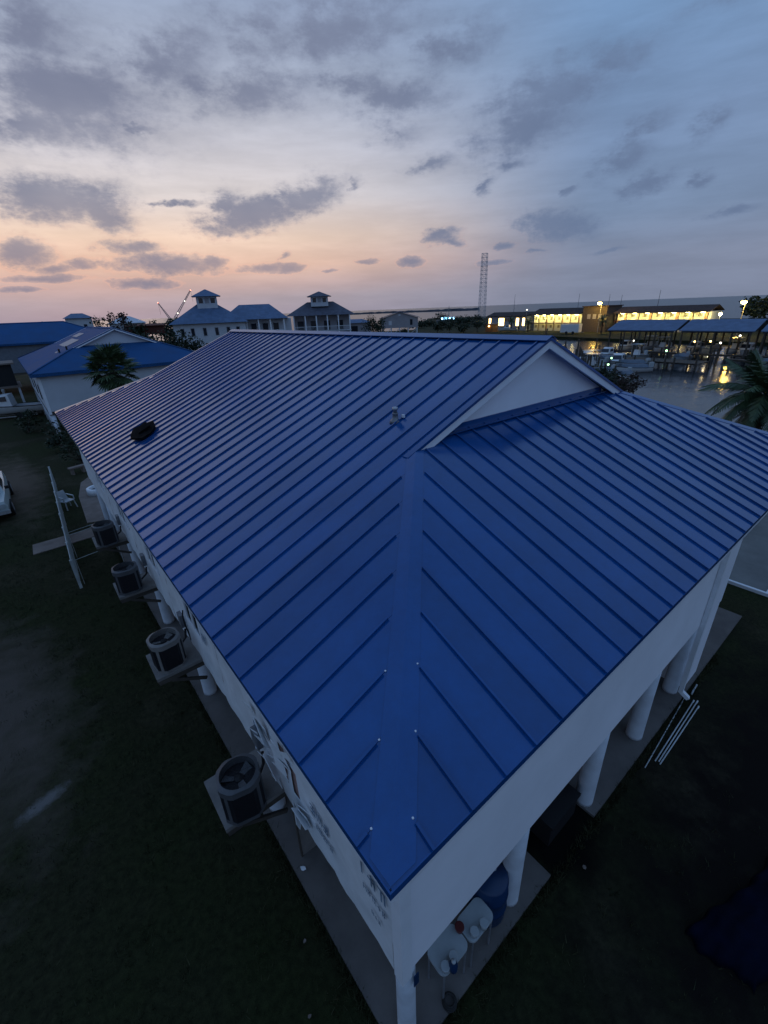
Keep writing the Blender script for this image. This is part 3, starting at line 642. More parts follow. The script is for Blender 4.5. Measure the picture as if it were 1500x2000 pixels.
# folding table with crockery by the near corner
def rrect(x0, y0, x1, y1, r, n=5):
    pts = []
    for (cx, cy, a0) in ((x1-r,y0+r,-90),(x1-r,y1-r,0),(x0+r,y1-r,90),(x0+r,y0+r,180)):
        for k in range(n+1):
            a = R(a0+90*k/n); pts.append((cx+r*math.cos(a), cy+r*math.sin(a)))
    return pts
def table(x0, y0, x1, y1, lb):
    t = thing('folding_table', lb, 'table', ((x0+x1)/2,(y0+y1)/2,.06), group='folding tables under the near corner')
    a, b = (x1-x0)/2, (y1-y0)/2
    MB().prism(rrect(-a,-b,a,b,.09), .70, .74).build('tabletop', M['plastic_white'], t)
    for sx in (-1, 1):
        for sy in (-1, 1): MB().cyl((sx*a*.8, sy*b*.8, 0), (sx*a*.8, sy*b*.8, .699), .014).build('leg', M['steel'], t)
    return t
table(1.04, .40, 1.54, .74, 'white plastic folding table nearest the corner pile')
table(1.56, .38, 2.04, .70, 'white plastic folding table beside the second pile')
def tub(name, x, y, z, r, h, m, lb, cat):
    t = thing(name, lb, cat, (x, y, z))
    MB().lathe([(r*.8,0),(r,h),(r*.92,h),(r*.74,.015)], n=18).build('bowl', m, t, True)
    MB().lathe([(r*1.06,h),(r*1.06,h+.012),(r*.95,h+.012)], n=18).build('rim', m, t, True)
ZT = .80
tub('plastic_tub', 1.12, .45, ZT, .055, .09, M['plastic_white'], 'white tub at the near end of the first folding table', 'tub')
tub('plastic_tub', 1.27, .45, ZT, .055, .09, M['plastic_white'], 'white tub next to the blue jug on the first folding table', 'tub')
tub('plastic_tub', 1.66, .44, ZT, .055, .09, M['plastic_white'], 'white tub on the second table beside the dark bowl', 'tub')
tub('plastic_tub', 1.82, .41, ZT, .055, .10, M['plastic_white'], 'white tub at the outer edge of the second folding table', 'tub')
tub('dark_bowl', 1.55, .60, ZT, .06, .07, M['plastic_red'], 'dark bowl standing where the two folding tables meet', 'bowl')
t = thing('blue_jug', 'blue plastic jug on the ground side of the first folding table', 'jug', (1.20,.39,ZT))
MB().lathe([(.05,0),(.055,.02),(.055,.12),(.03,.16),(.025,.19)], n=14).build('body', M['plastic_blue'], t, True); MB().lathe([(.028,.19),(.028,.215)], n=12).build('cap', M['plastic_white'], t, True)
t = thing('blue_barrel', 'tall blue plastic barrel standing between the tables and the second pile', 'barrel', (2.30,.70,.06))
MB().lathe([(.24,0),(.27,.05),(.27,.28),(.285,.30),(.27,.32),(.27,.58),(.285,.60),(.27,.62),(.27,.86),(.24,.9)], n=24).build('shell', M['plastic_blue'], t, True)
MB().lathe([(.03,.9),(.03,.93)], (.1,0,0), 10).build('bung', M['plastic_white'], t)
t = thing('wooden_bench', 'dark low bench behind the white folding tables', 'bench', (1.6,1.05,.06))
MB().box(-.7,-.14,.40,.7,.14,.44).build('seat', M['wood'], t)
for sx in (-.6,.6):
    for sy in (-.1,.1): MB().box(sx-.02,sy-.02,0,sx+.02,sy+.02,.399).build('leg', M['wood'], t)
for k,(x,y,r) in enumerate(((1.18,.92,.05),(1.5,.98,.04),(1.75,.95,.045),(2.02,.93,.04))):
    tub('small_pot', x, y+.05, .50, r, .08, M['plastic_white'] if k % 2 else M['plastic_red'], ['small dark pot at the near end of the dark bench','small white pot second along the dark bench','small dark pot third along the dark bench','small white pot at the far end of the dark bench'][k], 'pot')
t = thing('garden_hose', 'coil of dark hose on the slab near the corner pile', 'hose', (1.13,.36,.06))
h = MB()
for k in range(3): h.tube([((.09-.012*k)*math.cos(q*.3927), (.09-.012*k)*math.sin(q*.3927), .015+.026*k) for q in range(17)], .013, 6)
h.build('coil', M['rubber'], t)
# black storage bin in the gap
t = thing('storage_bin', 'black lidded bin in the dark gap between the slabs', 'bin', (4.2,.85,.0))
MB().box(-.42,-.28,0,.42,.28,.5).build('body', M['black'], t); MB().box(-.45,-.31,.5,.45,.31,.56).build('lid', M['black'], t)
# loose pipes in the grass
P8 = [((6.45,.12),(9.0,.27),.010),((6.74,.05),(8.95,.10),.012),((6.78,.0),(9.0,.04),.012),((6.74,-.04),(8.85,-.03),.012)]
lbs = ['thin white pipe lying askew against the slab edge','white pipe innermost of the three laid side by side','white pipe in the middle of the three laid side by side','white pipe outermost of the three laid side by side']
for (a, b, r), lb in zip(P8, lbs):
    mb = MB(); mb.cyl((*a, r+.012), (*b, r+.012), r, r, 10); mb.cyl((b[0]-.08, b[1]-.005, r+.012), (*b, r+.012), r*1.4, r*1.4, 10)
    tag(mb.build('pvc_pipe', M['pipe'], None, True), lb, 'pipe', 'loose pipes in the grass')
mb = MB(); mb.cyl((9.1,.20,.03),(9.5,.22,.03),.018); tag(mb.build('pvc_pipe', M['pipe'], None, True), 'short white pipe offcut at the far end of the pipes', 'pipe', 'loose pipes in the grass')
# blue tarp at lower right
mb = MB(); gx, gy = 40, 18; rq = random.Random(9); V = []
for i in range(gx+1):
    for k in range(gy+1):
        u, w_ = i/gx, k/gy; ex = .06*math.sin(w_*7)+.03*math.sin(w_*23); ey = .05*math.sin(u*6+1)+.02*math.sin(u*31)
        px_, py_ = 4.25+ex+2.4*u, -.42+ey+.84*w_
        hz = .05+.16*math.sin(math.pi*u)*math.sin(math.pi*w_)+.045*abs(math.sin(9*u+3.5*w_))+.03*abs(math.sin(14*w_-5*u+1))+.012*rq.random()
        if i in (0, gx) or k in (0, gy): hz = .012
        V.append((px_, py_*.98-1.78-.22*(px_-4.25), hz))
mb.add(V, [(i*(gy+1)+k, (i+1)*(gy+1)+k, (i+1)*(gy+1)+k+1, i*(gy+1)+k+1) for i in range(gx) for k in range(gy)])
tp_ = thing('tarp_covered_pile', 'dark blue tarp heaped on the lawn at the lower right', 'tarp', (0,0,0))
ob = mb.build('tarp', M['bluetarp'], tp_, True); ob.modifiers.new('s', 'SOLIDIFY').thickness = .02

# fence on the left
FH = 1.1
fence = thing('yard_fence', 'white slatted yard fence running away along the left lawn', 'fence', (0,0,0))
fa, fb = Vector((-1.22,15.4,0)), Vector((-.86,28.6,0))
npst = 8
for k in range(npst+1):
    p = fa.lerp(fb, k/npst); MB().box(p.x-.045,p.y-.045,0,p.x+.045,p.y+.045,FH+.015).build('post', M['fence'], fence)
for z in (.18, .62, 1.10): MB().bar((fa.x,fa.y,z),(fb.x,fb.y,z),.025,.06).build('rail', M['fence'], fence)
npk = 64
pk = MB().box(-.009,-.03,.08,.009,.03,FH-.02).mesh('slat', M['fence'])
for k in range(npk):
    p = fa.lerp(fb, (k+.5)/npk); put('slat', pk, fence, (p.x+.03, p.y, 0))
ret = thing('wire_gate_fence', 'thin white wire fence crossing from the slatted fence to the house', 'fence', (0,0,0))
for (p, q) in (((-1.15,15.6,0),(.2,15.9,0)),((-1.1,18.0,0),(.2,18.3,0)),((-1.1,18.3,0),(.2,18.6,0))):
    for f_ in (0, 1):
        c = Vector(p).lerp(Vector(q), f_); MB().cyl(c+Vector((.06,0,0)), c+Vector((.06,0,1.0)), .010).build('post', M['fence'], ret)
    for z in (.98,): MB().cyl((p[0]+.06,p[1],z),(q[0]+.06,q[1],z),.009).build('rail', M['fence'], ret)

# chair, ring planter, stone
def chair(x, y, rz, lb):
    t = thing('plastic_chair', lb, 'chair', (x,y,0), rz)
    MB().prism(rrect(-.24,-.24,.24,.24,.06), .40, .43).build('seat', M['plastic_white'], t)
    mb = MB(); mb.slab([(-.23,.22,.43),(.23,.22,.43),(.20,.34,.86),(-.20,.34,.86)], (0,.02,0)); mb.build('backrest', M['plastic_white'], t)
    for sx in (-1,1):
        for sy in (-1,1): MB().bar((sx*.21,sy*.2,.40),(sx*.25,sy*.24,0),.04).build('leg', M['plastic_white'], t)
        MB().bar((sx*.25,-.2,.62),(sx*.22,.28,.66),.05,.03).build('armrest', M['plastic_white'], t); MB().bar((sx*.25,-.2,.43),(sx*.25,-.2,.62),.04).build('arm_support', M['plastic_white'], t)
chair(-.66, 24.1, .5, 'white plastic chair on the lawn beside the slatted fence')
t = thing('ring_planter', 'pale round ring planter on the concrete patio by the far wall', 'planter', (.85,25.3,.03))
MB().lathe([(.55,0),(.55,.34),(.52,.36),(.42,.36),(.40,.33),(.40,.06)], n=28).build('ring', M['pvc'], t, True); MB().lathe([(.41,.05),(.41,.22)], n=24).build('soil', M['dark'], t)
t = thing('stone_bench', 'small pale stone bench in the shade at the far end of the fence', 'bench', (.45,30.2,0), .3)
MB().box(-.45,-.18,.36,.45,.18,.44).build('seat', M['conc2'], t)
for sx in (-.3,.3): MB().box(sx-.06,-.14,0,sx+.06,.14,.359).build('leg', M['conc2'], t)

# pickup truck at the left edge
def truck(x, y, rz, lb):
    t = thing('pickup_truck', lb, 'truck', (x,y,0), rz)       # nose towards -Y, length along Y
    sec = []
    prof = [(-2.75,.55,.85),(-2.7,.45,.98),(-1.5,.40,1.08),(-1.45,.40,1.10),(.6,.40,1.12),(2.7,.42,1.12),(2.75,.5,1.1)]
    for (yy, z0, z1) in prof:
        hw = .92 if abs(yy) < 2.6 else .84
        sec.append([(-hw,yy,z0),(hw,yy,z0),(hw+.04,yy,(z0+z1)/2),(hw-.04,yy,z1),(-hw+.04,yy,z1),(-hw-.04,yy,(z0+z1)/2)])
    MB().loft(sec).build('body', M['paint_truck'], t)
    cab = [[(-.84,-1.45,1.10),(.84,-1.45,1.10),(.84,-1.44,1.12),(-.84,-1.44,1.12)],[(-.80,-.75,1.10),(.80,-.75,1.10),(.68,-.72,1.72),(-.68,-.72,1.72)],[(-.80,.5,1.10),(.80,.5,1.10),(.68,.45,1.76),(-.68,.45,1.76)],[(-.82,.75,1.10),(.82,.75,1.10),(.72,.70,1.62),(-.72,.70,1.62)]]
    MB().loft(cab).build('cab', M['paint_truck'], t)
    MB().slab([(-.72,-1.41,1.14),(.72,-1.41,1.14),(.62,-.80,1.66),(-.62,-.80,1.66)], (0,-.012,.012)).build('windscreen', M['glass'], t)
    for s in (-1,1):
        MB().slab([(s*.82,-1.0,1.16),(s*.82,-.1,1.16),(s*.71,-.1,1.62),(s*.71,-.70,1.62)], (s*.012,0,.004)).build('side_window', M['glass'], t)
        MB().slab([(s*.82,.0,1.16),(s*.82,.62,1.16),(s*.71,.5,1.62),(s*.71,.0,1.62)], (s*.012,0,.004)).build('side_window', M['glass'], t)
        MB().box(s*.60-.14,-2.78,.70,s*.60+.14,-2.70,.88).build('headlight', M['plastic_white'], t)
        MB().box(s*.98-.08,-1.05,1.1,s*.98+.08,-.95,1.24).build('mirror', M['black'], t)
        for yy in (-1.75, 1.75):
            w = MB().cyl((s*.80,yy,.38),(s*.98,yy,.38),.38,.38,22).build('wheel', M['tyre'], t); MB().cyl((s*.98,yy,.38),(s*.995,yy,.38),.22,.20,16).build('rim', M['steel'], w)
    MB().box(-.7,.95,1.08,.7,2.6,1.125).build('bed_floor', M['black'], t)
    MB().box(-.5,-2.79,.62,.5,-2.74,.90).build('grille', M['black'], t); MB().box(-.9,-2.86,.42,.9,-2.76,.58).build('bumper', M['galv'], t)
truck(-3.72, 27.0, 0, 'pale green pickup truck cut off by the left edge')

# ------------------------------------------------------------------ vegetation builders
def frond_mesh(name, ln, droop, m, n=26, wid=.5, seed=1, leafw=.035):
    rq = random.Random(seed); mb = MB(); pts = []
    for i in range(9):
        u = i/8; pts.append(Vector((ln*(u-.12*droop*u*u), 0, ln*(.35*u-droop*.55*u*u))))
    for a, b in zip(pts[:-1], pts[1:]): mb.bar(a, b, .03)
    for i in range(n):
        u = .12+.88*i/n; k = min(7, int(u*8)); p = pts[k].lerp(pts[k+1], u*8-k); d = (pts[k+1]-pts[k]).normalized()
        L_ = wid*(math.sin(math.pi*min(1, u*.9+.12))**.6)*rq.uniform(.85,1.1)
        for s in (-1, 1):
            o = (Vector((0,s,0))*.85+d*.55+Vector((0,0,-.35-.3*rq.random()))).normalized()
            t_ = d*leafw
            mb.add([p-t_, p+t_, p+o*L_*.6+t_*.8, p+o*L_, p+o*L_*.6-t_*.8], [(0,1,2,3,4)])
    return mb.mesh(name, m)
def palm_feather(loc, h, nf, ln, lb, seed, lean=(0,0), group=None):
    rq = random.Random(seed); t = thing('palm_tree', lb, 'palm tree', loc, 0, group)
    mb = MB(); pv = None
    for k in range(9):
        u = k/8; c = Vector((lean[0]*u*u, lean[1]*u*u, h*u)); r = .20*(1-.25*u)+(.03 if k % 2 else 0)+(.06 if u > .9 else 0)
        if pv: mb.cyl(pv[0], c, pv[1], r, 12)
        pv = (c, r)
    mb.build('trunk', M['bark'], t, True)
    ms = [frond_mesh('frond', ln*q, dr, M['frond'], 30, .5*ln/2.4, seed*7+i) for i, (q, dr) in enumerate(((1,.9),(.95,1.3),(.9,.45),(1.05,1.7)))]
    md = frond_mesh('frond', ln*.8, 2.4, M['frond_dry'], 22, .35, seed+99)
    for k in range(nf):
        a = k*2.39996+rq.uniform(-.2,.2); lv = k/nf
        o = put('frond', ms[2] if lv < .25 else (ms[0] if lv < .5 else (ms[1] if lv < .75 else ms[3])), t, (lean[0], lean[1], h-.1*lv))
        o.rotation_euler = (0, R(-50+85*lv+rq.uniform(-8,8)), a)
    for k in range(8):
        o = put('frond', md, t, (lean[0], lean[1], h-.15)); o.rotation_euler = (0, R(48+rq.uniform(0,18)), k*.785+rq.uniform(-.3,.3))
    return t
def fan_mesh(name, ln, m, seed):
    rq = random.Random(seed); mb = MB(); mb.bar((0,0,0),(ln*.55,0,.02),.025)
    c = Vector((ln*.55,0,.02)); n = 18
    for k in range(n):
        a = R(-115+230*k/(n-1)); L_ = ln*.55*rq.uniform(.85,1.08)*(1-.18*abs(a))
        d = Vector((math.cos(a), math.sin(a), -.10)); sd = Vector((-math.sin(a), math.cos(a), 0))*.075
        tip = c+d*L_+Vector((0,0,-.18*L_*rq.uniform(.6,1.3)))
        mb.add([c, c+d*L_*.5+sd, tip, c+d*L_*.5-sd], [(0,1,2,3)])
    return mb.mesh(name, m)
def palm_fan(loc, h, nf, ln, lb, seed):
    rq = random.Random(seed); t = thing('palm_tree', lb, 'palm tree', loc)
    mb = MB()
    for k in range(7): mb.cyl((0,0,h*k/7),(0,0,h*(k+1)/7),.17+.02*(k % 2),.16+.02*(k % 2),12)
    mb.build('trunk', M['bark'], t, True)
    ms = [fan_mesh('frond', ln*q, M['frond'], seed+i) for i, q in enumerate((1,.9,1.08))]; md = fan_mesh('frond', ln*.85, M['frond_dry'], seed+50)
    for k in range(nf):
        lv = k/nf; o = put('frond', ms[k % 3], t, (0,0,h+.1-.25*lv)); o.rotation_euler = (rq.uniform(-.3,.3), R(-75+115*lv+rq.uniform(-8,8)), k*2.39996)
    for k in range(48):
        o = put('frond', md, t, (0,0,h-.25-.9*rq.random())); o.rotation_euler = (rq.uniform(-.3,.3), R(58+rq.uniform(0,25)), k*2.39996)
    return t
def tree(name, loc, h, rad, lb, cat, seed, nleaf=700, m='leaf', leaf=.25, trunk_h=None, clumps=9, squash=.8, group=None, sparse=False):
    rq = random.Random(seed); t = thing(name, lb, cat, loc, 0, group); tr = MB(); th_ = trunk_h if trunk_h is not None else h*.45
    top = Vector((rq.uniform(-.2,.2)*rad*.3, rq.uniform(-.2,.2)*rad*.3, th_))
    tr.cyl((0,0,0), top, .07*h*.25+.06, .04*h*.25+.04, 8)
    cl = []
    for k in range(clumps):
        a = rq.uniform(0, 6.28); rr_ = rad*math.sqrt(rq.random())*.75; z = th_+(h-th_)*rq.uniform(.1,.85)
        c = Vector((rr_*math.cos(a), rr_*math.sin(a), z)); cl.append((c, rad*rq.uniform(.28,.5)))
        tr.cyl(top*.8, c, .03+.006*h, .015, 6)
        if sparse:
            for q in range(5): tr.cyl(top.lerp(c, rq.uniform(.4,.95)), c+Vector((rq.uniform(-1,1),rq.uniform(-1,1),rq.uniform(.1,1)))*rad*.35, .02, .008, 5)
    tr.build('trunk', M['bark'], t)
    cr = MB()
    for k in range(nleaf):
        c, r = cl[k % len(cl)]
        d = Vector((rq.gauss(0,1), rq.gauss(0,1), rq.gauss(0,1)*squash)).normalized()*r*(rq.random()**.4)
        p = c+d; a = Vector((rq.uniform(-1,1), rq.uniform(-1,1), rq.uniform(-.6,.6))).normalized()*leaf*rq.uniform(.6,1.2); b = a.orthogonal().normalized()*leaf*.5
        b.rotate(Matrix.Rotation(rq.uniform(0,3), 3, a.normalized()))
        cr.add([p-a, p+b, p+a, p-b], [(0,1,2,3)])
    cr.build('crown', M[m], t)
    return t
palm_feather((22.9,3.15,0), 4.6, 44, 2.6, 'date palm with drooping fronds at the right edge beside the canal', 11)
palm_fan((4.35,34.3,0), 5.3, 56, 1.7, 'fan palm with a skirt of dry fronds before the neighbouring blue-roofed house', 21)
tree('shrub', (.6,36.5,0), 2.0, 1.3, 'dark shrub at the near corner of the neighbouring house', 'shrub', 31, 500, leaf=.13, trunk_h=.3)
tree('shrub', (-1.2,46,0), 1.8, 1.2, 'dark shrub beside the white boat on the left', 'shrub', 32, 400, leaf=.13, trunk_h=.3)
tree('shrub', (.9,32.4,0), 1.3, 1.0, 'low dark shrub behind the stone bench', 'shrub', 33, 400, leaf=.1, trunk_h=.2)

# ------------------------------------------------------------------ neighbouring house, same type
def hip_house(name, lb, ox, oy, W_, L_, E_, sl, go, gable, rm, wm, wb, rotz=0):
    t = thing(name, lb, 'house', (ox, oy, 0), rotz); zr_ = E_+sl*W_/2
    P0 = [(0,0,E_),(go,go,E_+sl*go)]
    rf = MB()
    if gable:
        Lf = [(0,0,E_),(go,go,E_+sl*go),(W_/2,go,zr_),(W_/2,L_-go,zr_),(go,L_-go,E_+sl*go),(0,L_,E_)]
        Ff = [(0,0,E_),(W_,0,E_),(W_-go-.3,go+.3,E_+sl*(go+.3)),(go+.3,go+.3,E_+sl*(go+.3))]
    else:
        Lf = [(0,0,E_),(W_/2,W_/2,zr_),(W_/2,L_-W_/2,zr_),(0,L_,E_)]
        Ff = [(0,0,E_),(W_,0,E_),(W_/2,W_/2,zr_)]
    for s, ff in ((0, Lf), (1, Lf)):
        q = [(W_-p[0],p[1],p[2]) if s else p for p in ff]
        rf.slab(q if not s else q[::-1], (0,0,-.08))
    for s in (0, 1):
        q = [(p[0],L_-p[1],p[2]) if s else p for p in Ff]; rf.slab(q[::-1] if not s else q, (0,0,-.08))
    roof_ = rf.build('roof', rm, t)
    if gable:
        for s in (0, 1):
            yy = go+.3 if not s else L_-go-.3
            MB().slab([(go+.2,yy,E_+sl*go),(W_-go-.2,yy,E_+sl*go),(W_/2,yy,zr_-.12)], (0,.05,0)).build('gable_wall', wm, t)
            for sx in (-1, 1):
                MB().bar((W_/2,yy-.27,zr_-.08),(W_/2+sx*(W_/2-go),yy-.27,E_+sl*go-.08),.05,.18).build('rake_board', M['trim'], t)
    rc = MB(); y0, y1 = (go, L_-go) if gable else (W_/2, L_-W_/2)
    for s in (-1, 1): rc.slab([(W_/2,y0,zr_+.05),(W_/2,y1,zr_+.05),(W_/2+s*.2,y1,zr_-.03),(W_/2+s*.2,y0,zr_-.03)], (0,0,-.02))
    rc.build('ridge_cap', rm, t)
    gg = go if gable else W_/2
    for (cx, cy, sx, sy) in ((0,0,1,1),(W_,0,-1,1),(0,L_,1,-1),(W_,L_,-1,-1)): MB().bar((cx,cy,E_+.03),(cx+sx*gg,cy+sy*gg,E_+sl*gg+.03),.16,.03).build('hip_cap', rm, t)
    fm = MB()
    for (a,b,c,d) in ((0,0,W_,.03),(0,L_-.03,W_,L_),(0,.03,.03,L_-.03),(W_-.03,.03,W_,L_-.03)): fm.box(a,b,E_-.24,c,d,E_-.085)
    fm.build('fascia', rm, t)
    o = .37
    MB().box(o,o,E_-.2,W_-o,L_-o,E_-.17).build('soffit', M['trim'], t)
    for (a,b,c,d) in ((o,o,W_-o,o+.15),(o,L_-o-.15,W_-o,L_-o),(o,o+.15,o+.15,L_-o-.15),(W_-o-.15,o+.15,W_-o,L_-o-.15)): MB().box(a,b,wb,c,d,E_-.21).build('wall', wm, t)
    MB().box(o,o,wb-.25,W_-o,L_-o,wb-.005).build('floor_deck', M['wood'], t)
    n = int(L_/3.6)
    for k in range(n+1):
        for xx in (o+.2, W_/2, W_-o-.2): put('pile', pm2, t, (xx, o+.2+(L_-2*o-.4)*k/n, 0)).scale = (1,1,(wb-.25)/2.2)
    return t
pm2 = MB().lathe([(.155,0),(.15,2.2)], n=12).mesh('pile', M['pile'], True)
nb = hip_house('neighbour_house', 'blue-roofed raised house with white gable behind the fan palm at left', 0, 40.4, 13.5, 21.6, 5.0, .4136, 3.42, True, M['roof2'], M['condo'], 2.2)
MB().box(.365,.365,2.0,.55,.55,4.7).build('corner_trim', M['trim'], nb)
for y in (2.5, 7, 12): MB().box(.33,y,2.9,.368,y+1.0,4.0).build('window', M['glass'], nb)
gp = mat('pale_grey_sheet', (.22,.25,.30), .5)  # pale grey sheets laid over parts of the roof slope
for (x,y,w,l,dz) in ((3.3,7.5,1.2,5.0,0),(4.8,11.5,.7,3.5,0),(2.4,5.8,.18,1.2,0)):
    MB().slab([(x,y,5.02+.4136*x),(x+w,y,5.02+.4136*(x+w)),(x+w,y+l,5.02+.4136*(x+w)),(x,y+l,5.02+.4136*x)], (0,0,.012)).build('grey_patch', gp, nb)
for (x,y) in ((2.6,5.0),(3.1,4.2)): MB().cyl((x,y,5+.4136*x),(x,y,5.3+.4136*x),.07).build('vent_pipe', M['black'], nb)
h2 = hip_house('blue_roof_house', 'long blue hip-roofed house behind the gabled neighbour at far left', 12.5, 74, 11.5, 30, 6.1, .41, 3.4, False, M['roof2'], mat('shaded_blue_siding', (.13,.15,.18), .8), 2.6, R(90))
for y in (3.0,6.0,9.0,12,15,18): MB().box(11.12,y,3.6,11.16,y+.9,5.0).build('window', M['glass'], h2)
t = thing('screened_porch', 'dark screened porch box beneath the blue-roofed houses at far left', 'porch', (-3.4,60,0))
MB().box(-1.6,0,2.5,2.6,4,4.6).build('screen', M['dark'], t); MB().box(-1.9,-.3,4.6,2.9,4.3,4.75).build('flat_roof', M['conc2'], t)
MB().box(-1.9,-.3,2.3,2.9,4.3,2.499).build('deck', M['conc2'], t)
for x in (-1.7,2.6):
    for y in (0,4): MB().box(x-.1,y-.1,0,x+.1,y+.1,2.3).build('post', M['pile'], t)

# ------------------------------------------------------------------ boats
def boat(name, lb, loc, rz, ln=6.0, bm=2.2, m='hull', style=0, group=None, cat='boat'):
    t = thing(name, lb, cat, loc, rz, group)
    secs = []; n = 8
    for k in range(n+1):
        u = k/n; y = -ln/2+ln*u; hw = bm/2*(1 if u < .5 else max(.04, math.cos((u-.5)*math.pi)**.7)); sheer = .55+.30*u*u; keel = -.25+.45*max(0,u-.6)**1.5
        secs.append([(-hw,y,sheer),(-hw*.86,y,.05),(0,y,keel),(hw*.86,y,.05),(hw,y,sheer)])
    h = MB(); h.loft(secs, False); h.poly([secs[0][i] for i in range(5)]); h.build('hull', M[m], t, True)
    d = MB()
    for k in range(n): 
        a, b = secs[k], secs[k+1]; dz = -.10 if 1 <= k < 6 else -.02
        d.add([(a[0][0]*.95,a[0][1],a[0][2]+dz),(a[4][0]*.95,a[4][1],a[4][2]+dz),(b[4][0]*.95,b[4][1],b[4][2]+dz),(b[0][0]*.95,b[0][1],b[0][2]+dz)], [(0,1,2,3)])
    d.build('deck', M['hull2'] if m == 'hull' else M['hull'], t)
    r_ = MB()
    for s in (0,4): r_.tube([secs[k][s] for k in range(n+1)], .04, 6)
    r_.build('rub_rail', M['black'], t)
    mo = MB(); mo.box(-.2,-ln/2-.55,.35,.2,-ln/2-.05,1.15); mo.box(-.07,-ln/2-.42,-.5,.07,-ln/2-.2,.35); mo.build('outboard_motor', M['black'] if style % 2 else M['plastic_white'], t)
    if style == 0:
        MB().loft([[(-.42,-.5,.5),(.42,-.5,.5),(.42,.3,.5),(-.42,.3,.5)],[(-.38,-.4,1.35),(.38,-.4,1.35),(.38,.05,1.45),(-.38,.05,1.45)]]).build('console', M['hull'], t)
        tp_ = MB().box(-.85,-1.2,2.25,.85,.8,2.31).build('hard_top', M['hull2'], t)
        for sx in (-.6,.6):
            for yy in (-.9,.5): MB().cyl((sx,yy,.5),(sx,yy,2.249),.03,n=8).build('support', M['galv'], t)
    elif style == 1:
        MB().loft([[(-.85,-.3,.6),(.85,-.3,.6),(.65,1.6,.75),(-.65,1.6,.75)],[(-.75,-.2,1.7),(.75,-.2,1.7),(.5,.9,1.6),(-.5,.9,1.6)]]).build('cabin', M['hull'], t)
        MB().slab([(-.62,1.42,.98),(.62,1.42,.98),(.5,1.0,1.5),(-.5,1.0,1.5)], (0,.02,.02)).build('windscreen', M['glass'], t)
        for s in (-1,1): MB().slab([(s*.80,0,1.1),(s*.72,1.0,1.1),(s*.66,.8,1.5),(s*.76,0,1.55)], (s*.015,0,0)).build('side_window', M['glass'], t)
    else:
        c_ = MB(); cs = []
        for k in range(1, n):
            hw = abs(secs[k][0][0]); y = secs[k][0][1]; z = secs[k][0][2]; cs.append([(-hw*.97,y,z+.02),(-hw*.4,y,z+.42),(hw*.4,y,z+.42),(hw*.97,y,z+.02)])
        c_.loft(cs); c_.build('canvas_cover', M['canvas'], t)
    return t
# skiff on the lawn at left
t = boat('skiff', 'white skiff parked on the grass below the dark porch at far left', (-1.9,55.5,.55), R(75), 5.4, 2.1, 'hull', 1)
tr = thing('boat_trailer', 'low steel trailer under the white skiff at far left', 'trailer', (-1.9,55.5,0), R(75))
MB().bar((-.7,-2,.18),(-.7,2,.18),.08).build('frame_rail', M['galv'], tr); MB().bar((.7,-2,.18),(.7,2,.18),.08).build('frame_rail', M['galv'], tr); MB().bar((0,2,.18),(0,3.4,.25),.08).build('tongue', M['galv'], tr)
for s in (-.85,.85): MB().cyl((s-.09,-.6,.27),(s+.09,-.6,.27),.27,.27,16).build('wheel', M['tyre'], tr)
# marina
WZ = -.55
BO = [((58.5,27.5),80,5.5,'hull2',2,'grey skiff with cover tied at the dock just beyond the gable'),
      ((62.5,30.5),95,6.5,'hull2',0,'grey centre-console boat with hard top at the near dock'),
      ((67.0,33.2),70,6.0,'hull',0,'white centre-console boat beside the two dock posts'),
      ((71.5,36.0),100,6.5,'hull2',1,'grey cabin boat moored at the upper end of the dock'),
      ((64.5,25.8),60,5.0,'hull',2,'small white covered boat at the inner end of the dark pier'),
      ((57.5,23.8),100,4.6,'hull',2,'small white dinghy closest to the bank shrubs'),
      ((70.5,30.6),110,6.0,'hull2',1,'small grey cabin boat between the dock and the slips'),
      ((56.0,31.0),75,5.5,'hull2',0,'grey open boat nearest the gable rake')]
for (p, rz, ln, m_, s_, lb) in BO: boat('moored_boat', lb, (p[0],p[1],WZ), R(rz), ln, ln*.36, m_, s_, 'boats moored at the open dock')
BO2 = [((60.5,33.5),90,5.0,'hull2',2,'dark covered skiff at the finger dock'),((66.0,37.5),88,5.5,'hull',0,'white open boat at the tip of the finger dock'),((73.5,33.2),75,5.5,'hull2',2,'covered boat before the broad platform'),
       ((79.5,36.5),95,6.0,'hull',1,'white cabin boat off the left slip'),((80.0,32.0),85,5.5,'hull2',0,'grey hard-top boat between platform and slip walkway'),((80.5,25.5),92,5.5,'hull2',2,'dark covered boat between platform and middle slip'),
       ((69.0,28.0),60,4.8,'hull2',2,'small covered boat beside the broad platform'),((78.5,15.0),80,4.2,'hull2',2,'small dark boat alone on the water near the streak')]
for (p, rz, ln, m_, s_, lb) in BO2: boat('moored_boat', lb, (p[0],p[1],WZ), R(rz), ln, ln*.36, m_, s_, 'boats moored at the open dock')
